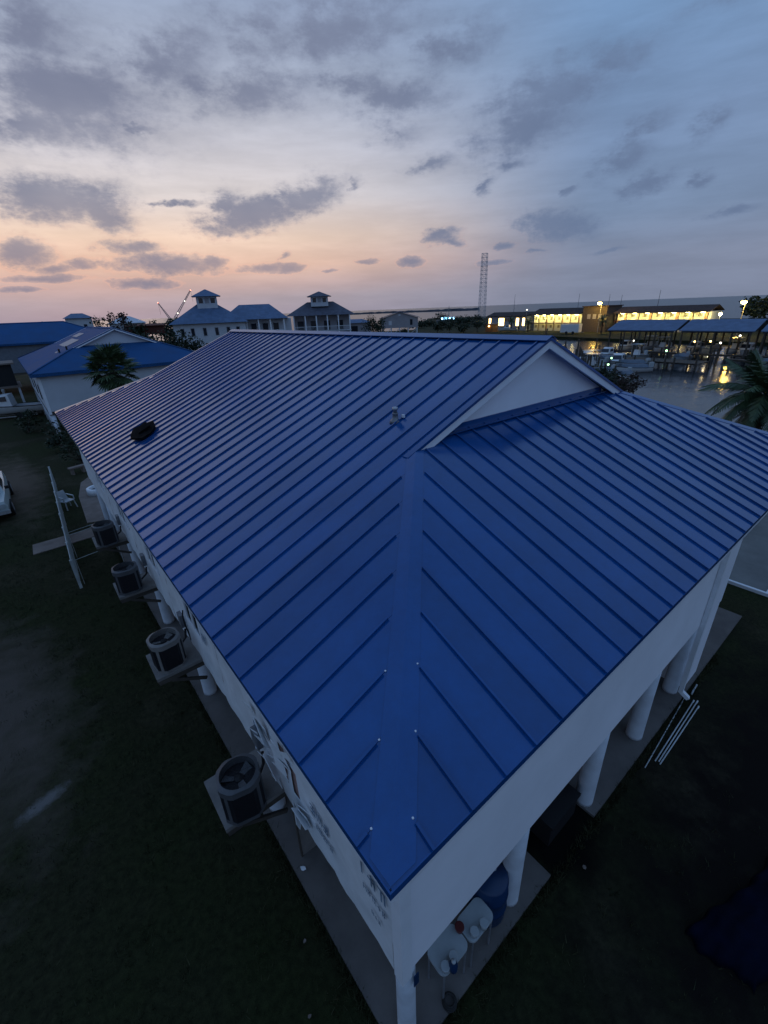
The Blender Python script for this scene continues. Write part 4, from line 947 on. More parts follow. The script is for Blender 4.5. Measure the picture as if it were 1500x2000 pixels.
def pier(name, lb, a, b, w, z=.25, posts=5, ph=1.6):
    a = Vector((*a,z)); b = Vector((*b,z)); t = thing(name, lb, 'pier', (a.x,a.y,0)); d = b-a; n = d.normalized(); s = Vector((-n.y,n.x,0))
    nb_ = max(4, int(d.length/.6)); pl = MB().box(-.26,-w/2,-.05,.26,w/2,.0).mesh('plank', M['wood']); ang = math.atan2(n.y, n.x)
    for k in range(nb_):
        p = a+d*((k+.5)/nb_)-Vector((a.x,a.y,0)); put('plank', pl, t, p, ang)
    for q in (-1,1): MB().bar(Vector((0,0,z-.15))+s*q*w*.4, d+Vector((0,0,z-.15))+s*q*w*.4, .1, .16).build('stringer', M['wood'], t)
    for k in range(posts):
        p = d*(k/(posts-1) if posts > 1 else 0)
        for q in (-1,1): MB().cyl(p+s*q*(w/2+.14)+Vector((0,0,-2)), p+s*q*(w/2+.14)+Vector((0,0,ph)), .13, .12, 10).build('piling', M['wood'], t)
    return t
pier('main_dock', 'long plank dock running out from the bank among the boats', (54,25.5), (76,38.8), 1.4, posts=7, ph=1.5)
pier('finger_dock', 'short finger dock between the grey moored boats', (63.5,31.5), (60,36), 1.0, posts=3, ph=1.4)
pier('broad_dock', 'broad dark plank platform in front of the covered slips', (72.5,20.0), (73.5,31), 4.0, posts=5, ph=.9)
pier('slip_walkway', 'long dark walkway along the front of the covered slips', (84.6,-8), (84.6,41), 1.3, posts=14, ph=1.0)
pier('dark_pier', 'low dark pier in the water near the palm', (76,9), (79,19), 1.2, posts=4, ph=.8)
for k, (x, y, hh) in enumerate(((78.2,43.8,2.4),(80.0,42.3,2.7),(77.0,42.9,1.6),(98,60.5,3.4),(95.0,58.2,3.6),(73.2,41.5,1.9),(106,66.0,1.6))):
    tag(MB().cyl((x,y,-2),(x,y,hh-.4),.16,.14,10).build('mooring_post', M['wood']), ['mooring post left of the lamp reflection','taller mooring post in the lamp reflection','short mooring post left of the pair in the reflection','tall mooring post at the far side of the canal','tall mooring post near the left roof of the slips','mooring post at the outer end of the long dock','low mooring post close to the far bank'][k], 'post', 'mooring posts in the canal')
rq = random.Random(31)
PL_ = ['leaning piling between the near moored boats','piling beside the white open boat','piling in front of the broad platform','short piling left of the broad platform','piling at the dark pier','piling off the dark pier end','piling between platform and middle slip','piling by the left slip corner','tall piling before the middle slip','tall piling before the left slip','thin piling beside the finger dock','piling at the water end of the finger dock','piling near the bank shrubs','piling close to the yellow streak']
for lb, (x, y, hh) in zip(PL_, ((60,29.5,1.9),(68,36,1.8),(70.2,24.0,1.2),(69.8,29.2,1.0),(75.2,12.5,1.3),(79.6,20.6,1.1),(82.6,23.8,1.7),(83.4,40.6,2.2),(83.0,27.0,2.3),(83.2,34.0,2.4),(61.8,34.6,1.7),(59.4,37.0,1.8),(55.4,24.0,1.3),(81.5,16.8,1.4))):
    tag(MB().cyl((x,y,-2),(x+rq.uniform(-.1,.1),y+rq.uniform(-.1,.1),hh),.14,.12,9).build('mooring_post', M['wood']), lb, 'post', 'mooring posts in the canal')
# covered slips
def slip(y0, y1, lb, hipends):
    t = thing('covered_slip', lb, 'boat shed', (86,y0,0)); L_ = y1-y0
    rf = MB(); w = 9.0; ze, zr_ = 3.55, 5.05
    rf.slab([(-.3,0,ze),(w/2,0,zr_),(w/2,L_,zr_),(-.3,L_,ze)], (0,0,-.12)); rf.slab([(w/2,0,zr_),(w+.3,0,ze),(w+.3,L_,ze),(w/2,L_,zr_)], (0,0,-.12))
    rf.build('roof', M['roofbluegrey'], t)
    for yy in (.15, L_-.2): MB().slab([(.2,yy,ze-.02),(w-.2,yy,ze-.02),(w/2,yy,zr_-.16)], (0,.06,0)).build('gable_end', M['dark'], t)
    for k in range(5):
        yy = .5+(L_-1)*k/4
        for xx in (0, w/2, w): MB().cyl((xx,yy,-2),(xx,yy,ze-.1 if xx != w/2 else zr_-.25),.15,.13,8).build('post', M['wood'], t)
    for xx in (0, w): MB().bar((xx,.3,ze-.22),(xx,L_-.3,ze-.22),.12,.2).build('beam', M['wood'], t)
    return t
slip(28.9, 40.2, 'blue-grey roofed boat slip farthest left, next to the palm tops', 0)
slip(18.3, 28.4, 'blue-grey roofed boat slip in the middle of the row', 0)
slip(5.5, 17.6, 'blue-grey roofed boat slip cut off by the right edge', 0)
SB = [(87.8,37.8,1),(90,34.8,0),(88.0,31.8,0),(89.5,27.2,1),(88.5,24.8,2),(89.6,21.6,0),(88.6,19.6,1),(89,16,0),(88.2,13.4,1)]
SL_ = ['cabin boat in the leftmost bay of the covered slips','hard-top boat in the second bay of the left slip','hard-top boat in the last bay of the left slip','cabin boat in the first bay of the middle slip','covered boat under the middle slip roof','hard-top boat in the third bay of the middle slip','cabin boat in the last bay of the middle slip','hard-top boat in the slip at the right edge','cabin boat at the very right edge of the slips']
for (x, y, s_), lb in zip(SB, SL_): boat('sheltered_boat', lb, (x+1.5,y,WZ+.5), R(90), 6.5, 2.2, 'hull' if s_ != 2 else 'hull2', s_, 'boats under the covered slips')
def small_lamp(name, lb, p, r, m, e=None, c=None, mount=None):
    t = thing(name, lb, 'lamp', p)
    MB().lathe([(r*.3,-r),(r,-r*.4),(r,r*.4),(r*.3,r)], n=12).build('bulb', M[m], t, True)
    MB().box(-r*.5,-r*.5,r,r*.5,r*.5,r*1.6).build('cap', M['black'], t)
    if mount is not None: MB().cyl((0,0,mount-p[2]),(0,0,-r),.05).build('pole', M['steel'], t)
    if e:
        ld = bpy.data.lights.new('lamp_light', 'POINT'); ld.energy = e; ld.color = c or (1,.8,.4); ld.shadow_soft_size = r
        lo = bpy.data.objects.new('lamp_light', ld); col.objects.link(lo); lo.parent = t; lo.location = (0,0,-r*1.8)
    return t
small_lamp('dock_lamp', 'small green navigation lamp on the pier before the slips', (79,27.2,1.0), .14, 'lamp_green', mount=-2)
small_lamp('dock_lamp', 'small green lamp on the open dock among the moored boats', (66.2,29.6,.9), .11, 'lamp_green', mount=-2)
small_lamp('dock_lamp', 'small pale green lamp on the near dock beside the gable', (58.2,26.2,1.0), .11, 'lamp_green', mount=-2)
for k, (y, z) in enumerate(((24.0,1.9),(22.6,1.7),(26.2,1.8),(35.8,1.7),(14.8,2.9),(20.3,2.8))):
    small_lamp('slip_lamp', ['warm lamp under the middle slip roof, left of a pair','warm lamp under the middle slip roof, right of a pair','pale lamp at the left post of the middle slip','pale lamp under the left slip roof','orange lamp under the right-edge slip roof','pale lamp high under the middle slip roof'][k], (87.2,y,z), .13, 'lamp_white' if k % 2 else 'lamp_soft', 10 if k < 2 else 5, (1,.8,.45))
# bank shrubs
tree('shrub', (48.6,22.6,0), 1.6, 2.0, 'dark green shrub on the bank just right of the gable', 'shrub', 41, 700, leaf=.18, trunk_h=.3, group='shrubs along the bank')
tree('shrub', (44.5,18.6,0), 1.6, 1.8, 'dark green shrub on the bank above the hip of the roof', 'shrub', 42, 700, leaf=.18, trunk_h=.3, group='shrubs along the bank')
tree('shrub', (43.2,17.0,0), 2.2, 1.4, 'brown bare shrub leaning over the canal', 'shrub', 43, 420, m='leaf_dry', leaf=.14, trunk_h=.4, sparse=True, group='shrubs along the bank')
tree('shrub', (51.5,27.5,0), 1.2, 2.0, 'low dark shrub beside the dock landing', 'shrub', 44, 600, leaf=.18, trunk_h=.2, group='shrubs along the bank')

# ------------------------------------------------------------------ far bank: motel
def wing(y0, y1, zf, zc, zr_, lb, bays, lower, xf=140.0):
    t = thing('motel_wing', lb, 'motel', (xf,y0,0)); L_ = y1-y0
    MB().box(1.8,0,0,9,L_,zc).build('wall', M['motelwall'], t)
    MB().slab([(-.5,-.4,zc+.02),(5,-.4,zr_),(5,L_+.4,zr_),(-.5,L_+.4,zc+.02)], (0,0,.15)).build('roof_slope', M['motelroof'], t)
    MB().slab([(5,-.4,zr_),(10,-.4,zc+.02),(10,L_+.4,zc+.02),(5,L_+.4,zr_)], (0,0,.15)).build('roof_slope', M['motelroof'], t)
    MB().box(-.2,0,zc-.10,1.799,L_,zc).build('gallery_ceiling', M['motelwall'], t)
    MB().box(-.1,0,zf-.18,1.799,L_,zf).build('gallery_floor', M['redshed'], t)
    MB().box(-.05,-.001,-.3,12,L_,.05).build('plinth', M['conc2'], t)
    rl = MB(); rl.bar((0,.1,zf+.95),(0,L_-.1,zf+.95),.05); rl.bar((0,.1,zf+.12),(0,L_-.1,zf+.12),.04)
    for k in range(int(L_/.45)): rl.bar((0,.2+k*.45,zf+.12),(0,.2+k*.45,zf+.95),.022)
    rl.build('railing', M['steel'], t)
    step = L_/bays
    for k in range(bays+1):
        y = min(L_-.1, max(.1, k*step)); MB().box(-.08,y-.07,0,.06,y+.07,zc-.1).build('post', M['brick'], t)
    for fl in ((zf,) + ((.05,) if lower else ())):
        for k in range(bays):
            y = (k+.5)*step
            MB().box(1.74,y-.95*step/3.4,fl+.02,1.798,y-.25*step/3.4,fl+2.0 if fl == zf else 2.0).build('door', M['doortan'] if k % 2 else M['doorbrown'], t)
            w = MB().box(1.75,y+.15*step/3.4,fl+.85,1.797,y+1.25*step/3.4,fl+1.85 if fl == zf else 1.85).build('window', M['doortan'], t)
            MB().box(1.742,y+.25*step/3.4,fl+.95,1.749,y+1.15*step/3.4,fl+1.75 if fl == zf else 1.75).build('pane', M['curtain'], w)
    for k in range(bays):
        y = (k+.5)*step
        MB().box(.75,y-.5,zc-.16,.95,y+.5,zc-.105).build('ceiling_lamp', M['lamp_hot'], t)
        ld = bpy.data.lights.new('gallery_light', 'AREA'); ld.shape = 'RECTANGLE'; ld.size = 1.2; ld.size_y = .3; ld.energy = 135; ld.color = (1.0,.92,.36)
        lo = bpy.data.objects.new('gallery_light', ld); col.objects.link(lo); lo.parent = t; lo.location = (.6,y,zc-.2); lo.rotation_euler = (0, R(-25), 0)
        if lower:
            ld2 = bpy.data.lights.new('gallery_light', 'POINT'); ld2.energy = 26; ld2.color = (1.0,.80,.30); ld2.shadow_soft_size = .2
            lo2 = bpy.data.objects.new('gallery_light', ld2); col.objects.link(lo2); lo2.parent = t; lo2.location = (.7,y,zf-.45)
    return t
wing(41.0, 64.6, 3.0, 5.0, 6.45, 'right wing of the lit motel above the boat slip roofs', 7, False)
wing(75.6, 92.5, 2.45, 4.95, 6.6, 'left wing of the lit motel beyond the canal lawn', 6, True)
t = thing('motel_stair_block', 'brown brick stair block between the two lit motel wings', 'motel', (138.5,66.4,0))
MB().box(0,0,0,9,7.4,6.9).build('wall', M['brick'], t)
MB().slab([(-.3,-.3,6.92),(9.3,-.3,6.92),(9.3,7.7,6.92),(-.3,7.7,6.92)], (0,0,.25)).build('flat_roof', M['motelroof'], t)
for k in range(3): MB().box(-.04,1.4+k*1.7,3.6,-.002,2.4+k*1.7,4.9).build('window', M['condo2'], t)
t = thing('motel_annex', 'low dim annex left of the lit motel with bright doorways', 'motel', (141,95,0))
MB().box(0,0,0,8,16.5,4.6).build('wall', M['condo2'], t); MB().slab([(-.5,-.4,4.6),(4,-.4,5.8),(4,16.9,5.8),(-.5,16.9,4.6)], (0,0,.15)).build('roof', M['motelroof'], t); MB().slab([(4,-.4,5.8),(8.5,-.4,4.6),(8.5,16.9,4.6),(4,16.9,5.8)], (0,0,.15)).build('roof', M['motelroof'], t)
for (y, w) in ((.8,.8),(3.2,1.0),(9.4,2.2),(15.2,.8)): MB().box(-.05,y,1.6,-.004,y+w,4.0).build('lit_window', M['lamp_soft'], t)
for k in range(3): MB().box(-.05,6.0+k*1.1,3.0,-.004,6.7+k*1.1,4.0).build('window', M['orange'], t)
# lawn lit by the lamps: same ground; box trailer
t = thing('box_trailer', 'white box trailer parked on the far bank before the motel', 'trailer', (127,68.2,0), R(8))
MB().box(0,0,.5,2.4,5.2,2.7).build('box', M['hull'], t); MB().box(.02,5.2,.6,2.38,5.26,2.6).build('door', M['condo2'], t)
for yy in (1.5,3.4): MB().cyl((-.02,yy,.4),(.2,yy,.4),.4,.4,14).build('wheel', M['tyre'], t)
MB().bar((1.2,-1.2,.5),(1.2,0,.5),.1).build('tongue', M['steel'], t)
def street_lamp(lb, x, y, h, e, arm=(-1.2,0)):
    t = thing('street_lamp', lb, 'street lamp', (x,y,0), group='street lamps by the motel')
    MB().cyl((0,0,0),(0,0,h),.11,.07,10).build('pole', M['steel'], t)
    MB().tube([(0,0,h),(arm[0]*.5,arm[1]*.5,h+.25),(arm[0],arm[1],h+.2)], .05).build('arm', M['steel'], t)
    MB().box(arm[0]-.35,arm[1]-.18,h+.06,arm[0]+.35,arm[1]+.18,h+.22).build('head', M['steel'], t)
    MB().lathe([(.1,-.55),(.5,-.3),(.58,.0),(.3,.06)], (arm[0],arm[1],h), 16).build('bulb', M['lamp_warm'], t, True)
    ld = bpy.data.lights.new('street_light', 'POINT'); ld.energy = e; ld.color = (1.0,.60,.10); ld.shadow_soft_size = .62
    lo = bpy.data.objects.new('street_light', ld); col.objects.link(lo); lo.parent = t; lo.location = (arm[0],arm[1],h-.35)
street_lamp('bright street lamp in front of the brown motel block', 135.5, 66.9, 8.0, 4200)
street_lamp('bright street lamp right of the motel near the right edge', 129.2, 31.3, 7.2, 3000)
small_lamp('flood_lamp', 'white flood lamp at the right end of the motel', (139.5,38.4,4.4), .35, 'lamp_hot', 500, (1,.85,.5), mount=0)
small_lamp('flood_lamp', 'small white lamp on the left motel roof end', (138.6,93.6,6.6), .16, 'lamp_white', mount=0)
t = thing('guard_hut', 'small orange lit hut left of the motel', 'hut', (131,101.5,0))
MB().box(0,0,0,3,3,2.4).build('wall', M['orange'], t); MB().box(-.4,-.4,2.4,3.4,3.4,2.6).build('roof', M['conc2'], t); MB().lathe([(.1,-.25),(.28,0),(.1,.25)], (-.2,1.4,1.9), 10).build('lamp', M['lamp_soft'], t)
boat('trailered_boat', 'blue and white boat on the lot between hut and motel', (132,95.5,.6), R(20), 6, 2.2, 'hull', 1)
for k, (x, y, h, lb) in enumerate(((134,89.5,4.2,'dark palm before the left motel wing'),(136,97.5,4.6,'dark palm before the dim annex doorways'),(131,63.5,4.8,'dark palm in front of the right motel wing'),(108,50,.01,''))):
    if lb: palm_feather((x,y,0), h-1.2, 20, 2.0, lb, 60+k, group='palms before the motel')
for k, (x, y, h, r, lb) in enumerate(((150,31,7.4,5,'dark bushy tree right of the motel behind the lamp'),(152,24,7.0,5.5,'dark bushy tree at the right edge behind the slips'),(160,36,7.6,4.5,'dark tree close behind the motel end'),(147,17,6.6,5,'dark tree at the far right beyond the lamp'))):
    tree('shore_tree', (x,y,0), h, r, lb, 'tree', 70+k, 900, leaf=.5, clumps=12, group='dark trees right of the motel')
# mast poles on the skyline
for k, (x, y, h) in enumerate(((190,104,11.5),(175,84,10.5),(178,81,10.2),(172,66,11.0),(140,28,9.2),(210,150,13))):
    tag(MB().cyl((x,y,0),(x,y,h),.16,.06,6).build('utility_pole', M['steel']), ['thin mast above the left motel roof','thin pole above the brown motel block','thin pole right of the brown motel block','thin pole above the right motel wing','thin pole at the far right skyline','faint thin mast left of the motel'][k], 'pole', 'masts on the skyline')

# ------------------------------------------------------------------ left-centre: condominium with cupolas
def facade_windows(t, pts, m='glass'):
    for (a, b, z0, z1, o) in pts: pass
def hip4(mb, x0, y0, x1, y1, ze, zr_, inx, iny, th_=.12):
    a, b, c, d = (x0,y0,ze),(x1,y0,ze),(x1,y1,ze),(x0,y1,ze)
    e, f, g, h = (x0+inx,y0+iny,zr_),(x1-inx,y0+iny,zr_),(x1-inx,y1-iny,zr_),(x0+inx,y1-iny,zr_)
    for q in ((a,b,f,e),(b,c,g,f),(c,d,h,g),(d,a,e,h),(e,f,g,h)): mb.poly(q)
    mb.poly((d,c,b,a))
    return mb
def cupola(t, cx, cy, z0, z1, z2, s, rm):
    c = MB().box(cx-s,cy-s,z0,cx+s,cy+s,z1).build('cupola', M['condo'], t)
    r = hip4(MB(), cx-s*1.42, cy-s*1.42, cx+s*1.42, cy+s*1.42, z1-.02, z2, s*1.36, s*1.36).build('cupola_roof', rm, t)
    for k in (-1,0,1):
        MB().box(cx+k*s*.58-s*.2, cy-s-.04, z1-1.35, cx+k*s*.58+s*.2, cy-s-.003, z1-.35).build('window', M['glass'] if k else M['condo2'], c)
        MB().box(cx-s-.04, cy+k*s*.58-s*.2, z1-1.35, cx-s-.003, cy+k*s*.58+s*.2, z1-.35).build('window', M['glass'], c)
cL = thing('condominium', 'pale condominium block with a cupola behind the left end of the roof', 'building', (36.6,106.2,0), R(-20))
MB().box(-7.3,-6,0,7.3,7,7.05).build('wall', M['condo'], cL)
hip4(MB(), -8.0,-6.8,8.0,7.8,7.06,11.0,6.3,6.0).build('roof', M['roofbluegrey'], cL)
cupola(cL, .2, -.3, 9.6, 12.3, 13.7, 2.1, M['roofbluegrey'])
for fl in (1.6, 4.6):
    for x in (-5.6,-3.6,-1.2,1.2,3.6,5.6):
        w = MB().box(x-.38,-6.05,fl,x+.38,-6.003,fl+1.6).build('window', M['condo2'], cL); MB().box(x-.3,-6.06,fl+.08,x+.3,-6.051,fl+1.52).build('pane', M['glass'], w)
    for y in (-4,-1,2,5): MB().box(-7.34,y-.4,fl,-7.303,y+.4,fl+1.6).build('window', M['glass'], cL)
cM = thing('condominium', 'middle condominium block with recessed lit balcony between the two cupolas', 'building', (47.5,104.0,0), R(-28))
MB().box(-7,-2.6,0,7.2,7,7.4).build('wall', M['condo'], cM)
hip4(MB(), -8.2,-5.2,6.6,7.8,7.42,10.5,4.0,5.6).build('roof', M['roofbluegrey'], cM)
MB().box(-5.4,-4.9,3.9,6.0,-2.602,4.1).build('balcony_floor', M['condo2'], cM)
for x in (-5.2,-2.6,0,2.6,5.6):
    MB().box(x-.13,-4.85,0,x+.13,-4.6,7.40).build('post', M['trim'], cM)
for x in (-3.9,-1.3,1.3,3.7):
    MB().box(x-.6,-2.65,4.3,x+.6,-2.603,6.5).build('balcony_door', M['glass'], cM); MB().box(x-.6,-2.65,1.2,x+.6,-2.603,3.4).build('balcony_door', M['glass'], cM)
rl = MB(); rl.bar((-5.2,-4.75,5.05),(5.6,-4.75,5.05),.08)
for k in range(36): rl.bar((-5.1+k*.3,-4.75,4.15),(-5.1+k*.3,-4.75,5.05),.03)
rl.build('railing', M['trim'], cM)
MB().lathe([(.05,-.3),(.18,0),(.05,.3)], (-4.9,-2.9,6.0), 10).build('wall_lamp', M['lamp_soft'], cM)
ld = bpy.data.lights.new('wall_lamp_light','POINT'); ld.energy = 60; ld.color = (1,.6,.2); ld.shadow_soft_size = .2
lo = bpy.data.objects.new('wall_lamp_light', ld); col.objects.link(lo); lo.parent = cM; lo.location = (-4.7,-3.5,6.0)
cR = thing('condominium', 'grey-roofed condominium block with a cupola and white balcony posts', 'building', (67.5,108.5,0), R(-33))
MB().box(-7.2,-3.2,0,7.2,8,7.6).build('wall', M['condo2'], cR)
hip4(MB(), -9.0,-6.2,8.6,9,7.62,10.8,5.4,6.2).build('roof', M['roofgrey'], cR)
cupola(cR, -.3, -1.0, 9.7, 12.0, 13.2, 2.2, M['roofgrey'])
for fz in (.9, 4.0):
    MB().box(-7.4,-6.0,fz-.2,7.4,-3.202,fz).build('balcony_floor', M['condo'], cR)
    rl = MB(); rl.bar((-7.2,-5.85,fz+1.0),(7.2,-5.85,fz+1.0),.09)
    for k in range(48): rl.bar((-7.1+k*.3,-5.85,fz),(-7.1+k*.3,-5.85,fz+1.0),.03)
    rl.build('railing', M['trim'], cR)
    for x in (-5.6,-2.2,1.2,4.6): MB().box(x-.8,-3.25,fz+.05,x+.8,-3.203,fz+2.3).build('balcony_door', M['glass'], cR)
for x in (-7.1,-4.2,-1.4,1.4,4.2,7.1): MB().box(x-.14,-6.0,0,x+.14,-5.72,7.60).build('post', M['trim'], cR)
# low annexes right of it
t = thing('stilt_cottage', 'small grey stilt cottage with a gable right of the condominium', 'house', (104.6,119.6,0), R(-41))
MB().box(-6,-4,2.7,6,4,5.7).build('wall', M['condo2'], t)
MB().slab([(-6.6,-4.6,5.6),(0,-4.6,7.6),(0,4.6,7.6),(-6.6,4.6,5.6)], (0,0,.14)).build('roof', M['roofbluegrey'], t); MB().slab([(0,-4.6,7.6),(6.6,-4.6,5.6),(6.6,4.6,5.6),(0,4.6,7.6)], (0,0,.14)).build('roof', M['roofbluegrey'], t)
MB().slab([(-6,-4.02,5.68),(6,-4.02,5.68),(0,-4.02,7.5)], (0,.1,0)).build('gable_wall', M['condo2'], t)
MB().box(3.4,-4.06,3.5,4.2,-4.003,5.2).build('window', M['glass'], t); MB().box(-3.6,-4.06,3.6,-2.6,-4.003,4.9).build('window', M['condo'], t); MB().box(-.35,-4.10,6.3,.35,-4.03,6.8).build('vent', M['condo'], t)
for x in (-5.7,-2.85,0,2.85,5.7):
    for y in (-3.8,0,3.8): MB().box(x-.14,y-.14,0,x+.14,y+.14,2.7).build('post', M['pile'], t)
for x in (-5.7,-2.85,0,2.85): MB().bar((x,-3.8,.2),(x+2.85,-3.8,2.5),.08,.14).build('cross_brace', M['pile'], t)
t = thing('flat_roof_annex', 'low grey annex between the condominium and the dark tree', 'building', (84,117,0), R(-36))
MB().box(-5,-3,0,5,4,5.0).build('wall', M['condo2'], t); hip4(MB(),-5.5,-3.5,5.5,4.5,5.02,6.0,3,3.4).build('roof', M['roofbluegrey'], t); MB().box(-1,-3.05,2.5,1,-3.003,4.2).build('window', M['glass'], t)
tree('evergreen', (72.5,92.5,0), 6.9, 3.0, 'round dark evergreen before the grey annex', 'tree', 81, 1500, leaf=.22, clumps=16)
tree('hedge_tree', (24.0,86.5,0), 6.2, 3.6, 'broad dark tree left of the condominium', 'tree', 82, 1500, leaf=.25, clumps=16, squash=.6)
tree('hedge_tree', (19.0,88,0), 6.0, 3.2, 'dark tree beyond the neighbouring house roof', 'tree', 83, 1200, leaf=.25, clumps=14, squash=.6)
tree('dune_shrub', (100,112,0), 2.6, 2.4, 'dark shrub under the stilt cottage', 'shrub', 84, 500, leaf=.22, trunk_h=.4)
for k, (x,y,h,r) in enumerate(((113,110,3.6,2.4),(121,112,3.4,2.6),(126,104,3.6,2.8),(128,112,2.6,3.0),(119,104,2.6,2.2))):
    tree('shore_tree', (x,y,0), h, r, ['windblown tree just right of the stilt cottage','tree second right of the stilt cottage','dark tree below the blue ship lights','dark tree left of the orange hut','low dark tree behind the ridge cap'][k], 'tree', 90+k, 500, leaf=.3, clumps=9, group='shore trees right of the cottage', sparse=(k < 2))
rq = random.Random(55)
for k, (x,y,h,r) in enumerate(((150,160,2.8,4.5),(165,168,2.4,5.0),(190,172,2.4,5.5),(212,186,2.2,6.0),(160,150,3.4,5.0),(180,160,3.0,5.5),(240,232,4.6,6.0),(200,170,4.2,6.0))):
    tree('dune_tree', (x,y,0), h, r, ['low tree at the seaward tip of the land near the cottage','low tree second along the dark spit','low tree below the left ship light','low tree below the right ship light','broad low tree on the spit behind the shore trees','broad low tree midway along the spit','low far tree left of the tower foot','low far tree behind the dim annex'][k], 'tree', 140+k, 420, leaf=.55, clumps=12, trunk_h=.6, squash=.5, group='low trees on the dark spit')
# far houses and trees at left
t = thing('far_house', 'pale far house with a low hip roof on the left skyline', 'house', (17,150,0), R(-6))
MB().box(-3.0,-3,0,3.0,4,9.1).build('wall', M['condo'], t); hip4(MB(),-3.5,-3.6,3.5,4.6,9.12,10.3,2.2,3.6).build('roof', M['roofbluegrey'], t); MB().box(-4.2,-3.6,0,-3.0,3,7.8).build('porch', M['condo2'], t)
for x in (-1.6,1.2): MB().box(x-.4,-3.05,6.2,x+.4,-3.003,7.6).build('window', M['glass'], t)
t = thing('far_house', 'pale roofed far building behind the two bare trees', 'house', (28.5,150,0), R(-10))
MB().box(-4.5,-3,0,4.5,4,7.4).build('wall', M['condo'], t); hip4(MB(),-5,-3.5,5,4.5,7.42,9.2,4.0,3.8).build('roof', M['condo'], t)
t = thing('red_shed', 'red-brown boarded shed on posts left of the condominium', 'shed', (29.5,137,0), R(-12))
MB().box(-4,-2.5,4.6,5,3,6.6).build('wall', M['redshed'], t); MB().slab([(-4.4,-3,6.6),(5.4,-3,6.6),(5.4,3.4,7.0),(-4.4,3.4,7.0)], (0,0,.15)).build('roof', M['redshed'], t)
for x in (-3.8,-1,1.8,4.6):
    for y in (-2.3,2.8): MB().box(x-.12,y-.12,0,x+.12,y+.12,4.6).build('post', M['wood'], t)
tree('bare_tree', (18.2,128,0), 10.0, 2.2, 'nearly bare twiggy tree left of the pair on the skyline', 'tree', 101, 130, leaf=.35, clumps=9, sparse=True)
tree('bare_tree', (22.4,127,0), 10.6, 2.5, 'bushier bare tree right of the pair on the skyline', 'tree', 102, 380, leaf=.35, clumps=10, sparse=True, m='leaf_dry')
palm_feather((9.5,150,0), 7.6, 14, 1.6, 'tiny palm poking above the far left roofs', 113)
for k,(x,y,h) in enumerate(((76,190,7.5),(50,150,7.4),(68,150,8.0),(60,180,8.5))): tree('far_tree', (x*.55,y*.9,0), h, 3.2, ['dark tree below the left crane','dark tree right of the red shed','dark tree at the foot of the cranes','dark tree in front of the cranes'][k], 'tree', 120+k, 500, leaf=.45, clumps=10, group='dark trees before the cranes')
def crane(lb, base, tip, w=.9):
    t = thing('boom_crane', lb, 'crane', (base[0],base[1],0)); b = Vector((0,0,base[2])); e = Vector(tip)-Vector((base[0],base[1],0))
    MB().box(-2,-3,0,2,3,2.5).build('cab', M['steel'], t); MB().cyl((0,0,2.5),(0,0,base[2]),.8,.5,8).build('mast', M['steel'], t)
    d = e-b; n = d.normalized(); s = n.cross(Vector((0,1,0))).normalized()*w/2; u = n.cross(s).normalized()*w/2
    bm = MB(); cs = (s+u, s-u, -s-u, -s+u)
    for c in cs: bm.bar(b+c, e+c*.35, .16)
    N_ = 14
    for k in range(N_):
        f0, f1 = k/N_, (k+1)/N_
        for i in range(4): bm.bar(b+d*f0+cs[i]*(1-.65*f0), b+d*f1+cs[(i+1) % 4]*(1-.65*f1), .09)
    bm.build('boom', M['steel'], t)
    MB().lathe([(.05,-.35),(.3,0),(.05,.35)], e, 8).build('tip_lamp', M['lamp_red'], t)
    MB().tube([e, e+Vector((.2,0,-6))], .05, 5).build('cable', M['black'], t)
    return t, b, d
crane('left lattice boom crane on the skyline leaning left', (79,288,6), (73.5,289,16.2))
t_, b_, d_ = crane('right lattice boom crane on the skyline leaning right with lights', (80.5,287.5,8), (91.2,284.3,22.2), 1.1)
for f_ in (.18,.62): MB().lathe([(.05,-.35),(.32,0),(.05,.35)], b_+d_*f_, 8).build('boom_lamp', M['lamp_white'], t_)

# lattice tower
t = thing('lattice_tower', 'tall steel lattice tower standing on the skyline', 'tower', (270.3,220.2,0), .4)
TH, w0, w1 = 40.5, 4.4, 3.3
cs = [(-1,-1),(1,-1),(1,1),(-1,1)]
for c in cs: MB().bar((c[0]*w0/2,c[1]*w0/2,0),(c[0]*w1/2,c[1]*w1/2,TH),.15).build('leg', M['galv'], t)
N_ = 16
for k in range(N_):
    z0, z1 = TH*k/N_, TH*(k+1)/N_; a0, a1 = (w0+(w1-w0)*k/N_)/2, (w0+(w1-w0)*(k+1)/N_)/2; bm = MB()
    for i in range(4):
        c, d = cs[i], cs[(i+1) % 4]; bm.bar((c[0]*a0,c[1]*a0,z0),(d[0]*a1,d[1]*a1,z1),.11); bm.bar((d[0]*a0,d[1]*a0,z0),(c[0]*a1,c[1]*a1,z1),.11); bm.bar((c[0]*a1,c[1]*a1,z1),(d[0]*a1,d[1]*a1,z1),.14)
    bm.build('brace', M['galv'], t)
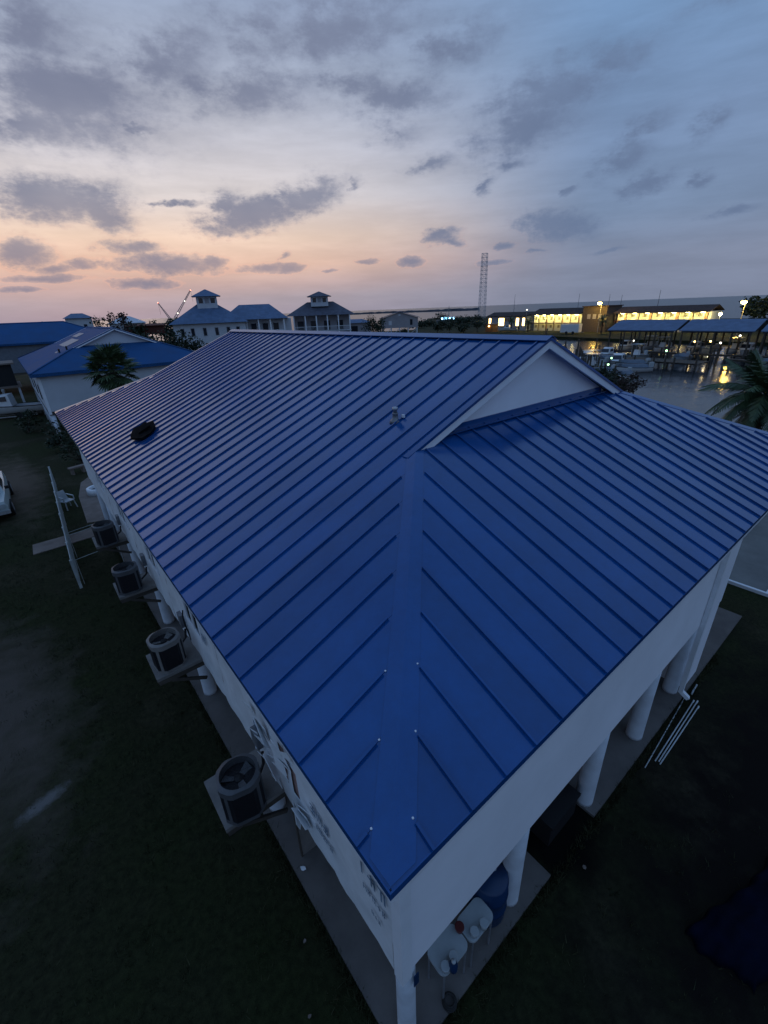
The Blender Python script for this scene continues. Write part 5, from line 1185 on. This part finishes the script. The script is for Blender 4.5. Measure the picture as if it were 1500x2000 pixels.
# ship with blue lights
t = thing('work_ship', 'small work ship with a row of blue lights below the skyline', 'ship', (218.3,203.8,-.6), R(-45))
MB().loft([[(-7,-2,0),(7,-2,0),(7,2,0),(-7,2,0)],[(-7.6,-2.3,1.8),(8.4,-2.3,2.2),(8.4,2.3,2.2),(-7.6,2.3,1.8)]]).build('hull', M['steel'], t)
MB().box(-4.5,-1.8,1.9,3.5,1.8,3.4).build('cabin', M['hull2'], t); MB().cyl((.3,0,3.4),(.3,0,9.6),.25,.10,8).build('mast', M['steel'], t); MB().bar((-1.2,0,7.4),(1.8,0,7.4),.2).build('yard', M['steel'], t)
MB().bar((-3,0,3.4),(.3,0,8.6),.12).build('stay', M['steel'], t); MB().bar((3.2,0,3.4),(.3,0,8.6),.12).build('stay', M['steel'], t)
for x in (-3.8,-1.6,.8,3.0): MB().lathe([(.1,-.45),(.5,0),(.1,.45)], (x,-2.2,2.6), 10).build('deck_light', M['lamp_blue'], t)
# rock jetty far out at sea
mb = MB(); rq = random.Random(77); secs = []
for k in range(41):
    u = k/40; az = R(33+17.5*u); d_ = 1150+60*math.sin(u*5); x, y = d_*math.sin(az), d_*math.cos(az); hh = (3.2+1.6*u)*rq.uniform(.75,1.15)*(0.35 if u < .12 else 1)
    nx, ny = math.sin(az), math.cos(az)
    secs.append([(x-nx*14,y-ny*14,-2),(x-nx*3,y-ny*3,hh),(x+nx*3,y+ny*3,hh*.9),(x+nx*14,y+ny*14,-2)])
mb.loft(secs); tag(mb.build('jetty', M['rock']), 'low dark rock jetty lying far out on the sea', 'jetty')

# ------------------------------------------------------------------ grass blades on the near lawn
rq = random.Random(404); gm = MB(); tuft = []
def in_bare(x, y):
    return (.28 < x < 13.3 and .28 < y < 21.4) or (-2.4 < x < .3 and 19.4 < y < 20.6) or (-.3 < x < 2 and 21.2 < y < 29)
def blade(x, y, h, w):
    a = rq.uniform(0, 6.28); dx, dy = math.cos(a)*w, math.sin(a)*w; lx, ly = rq.gauss(0, .45)*h, rq.gauss(0, .45)*h
    gm.add([(x-dx, y-dy, 0), (x+dx, y+dy, 0), (x+lx, y+ly, h)], [(0, 1, 2)])
n = 0
while n < 2600:
    x, y = rq.uniform(-6.5, 7), rq.uniform(-3.5, 24)
    if in_bare(x, y) or (x > 3 and y > 0): continue
    if ((x+3.6)/1.6)**2+((y-10.5)/4.2)**2 < 1 and rq.random() < .8: continue
    if x > 2 and rq.random() < .7: continue
    n += 1; sp = rq.uniform(.04, .16); hh = rq.uniform(.03, .11)
    for q in range(rq.randint(7, 16)): blade(x+rq.gauss(0, sp), y+rq.gauss(0, sp), hh*rq.uniform(.5, 1.3), .006)
for k in range(1500):                                    # ragged growth along the slab edges
    if k % 3: x, y = .27-abs(rq.gauss(0, .05)), rq.uniform(.3, 19.3)
    else: x, y = rq.uniform(.3, 11), .27-abs(rq.gauss(0, .05))
    for q in range(5): blade(x+rq.gauss(0, .03), y+rq.gauss(0, .03), rq.uniform(.04, .14), .007)
tag(gm.build('grass', mat('grass_blades', (.022, .030, .012), .7, 0, .2, .5, 1.2, c2=(.038, .040, .018))), 'dark short grass growing round the blue-roofed house', 'grass', kind='stuff')
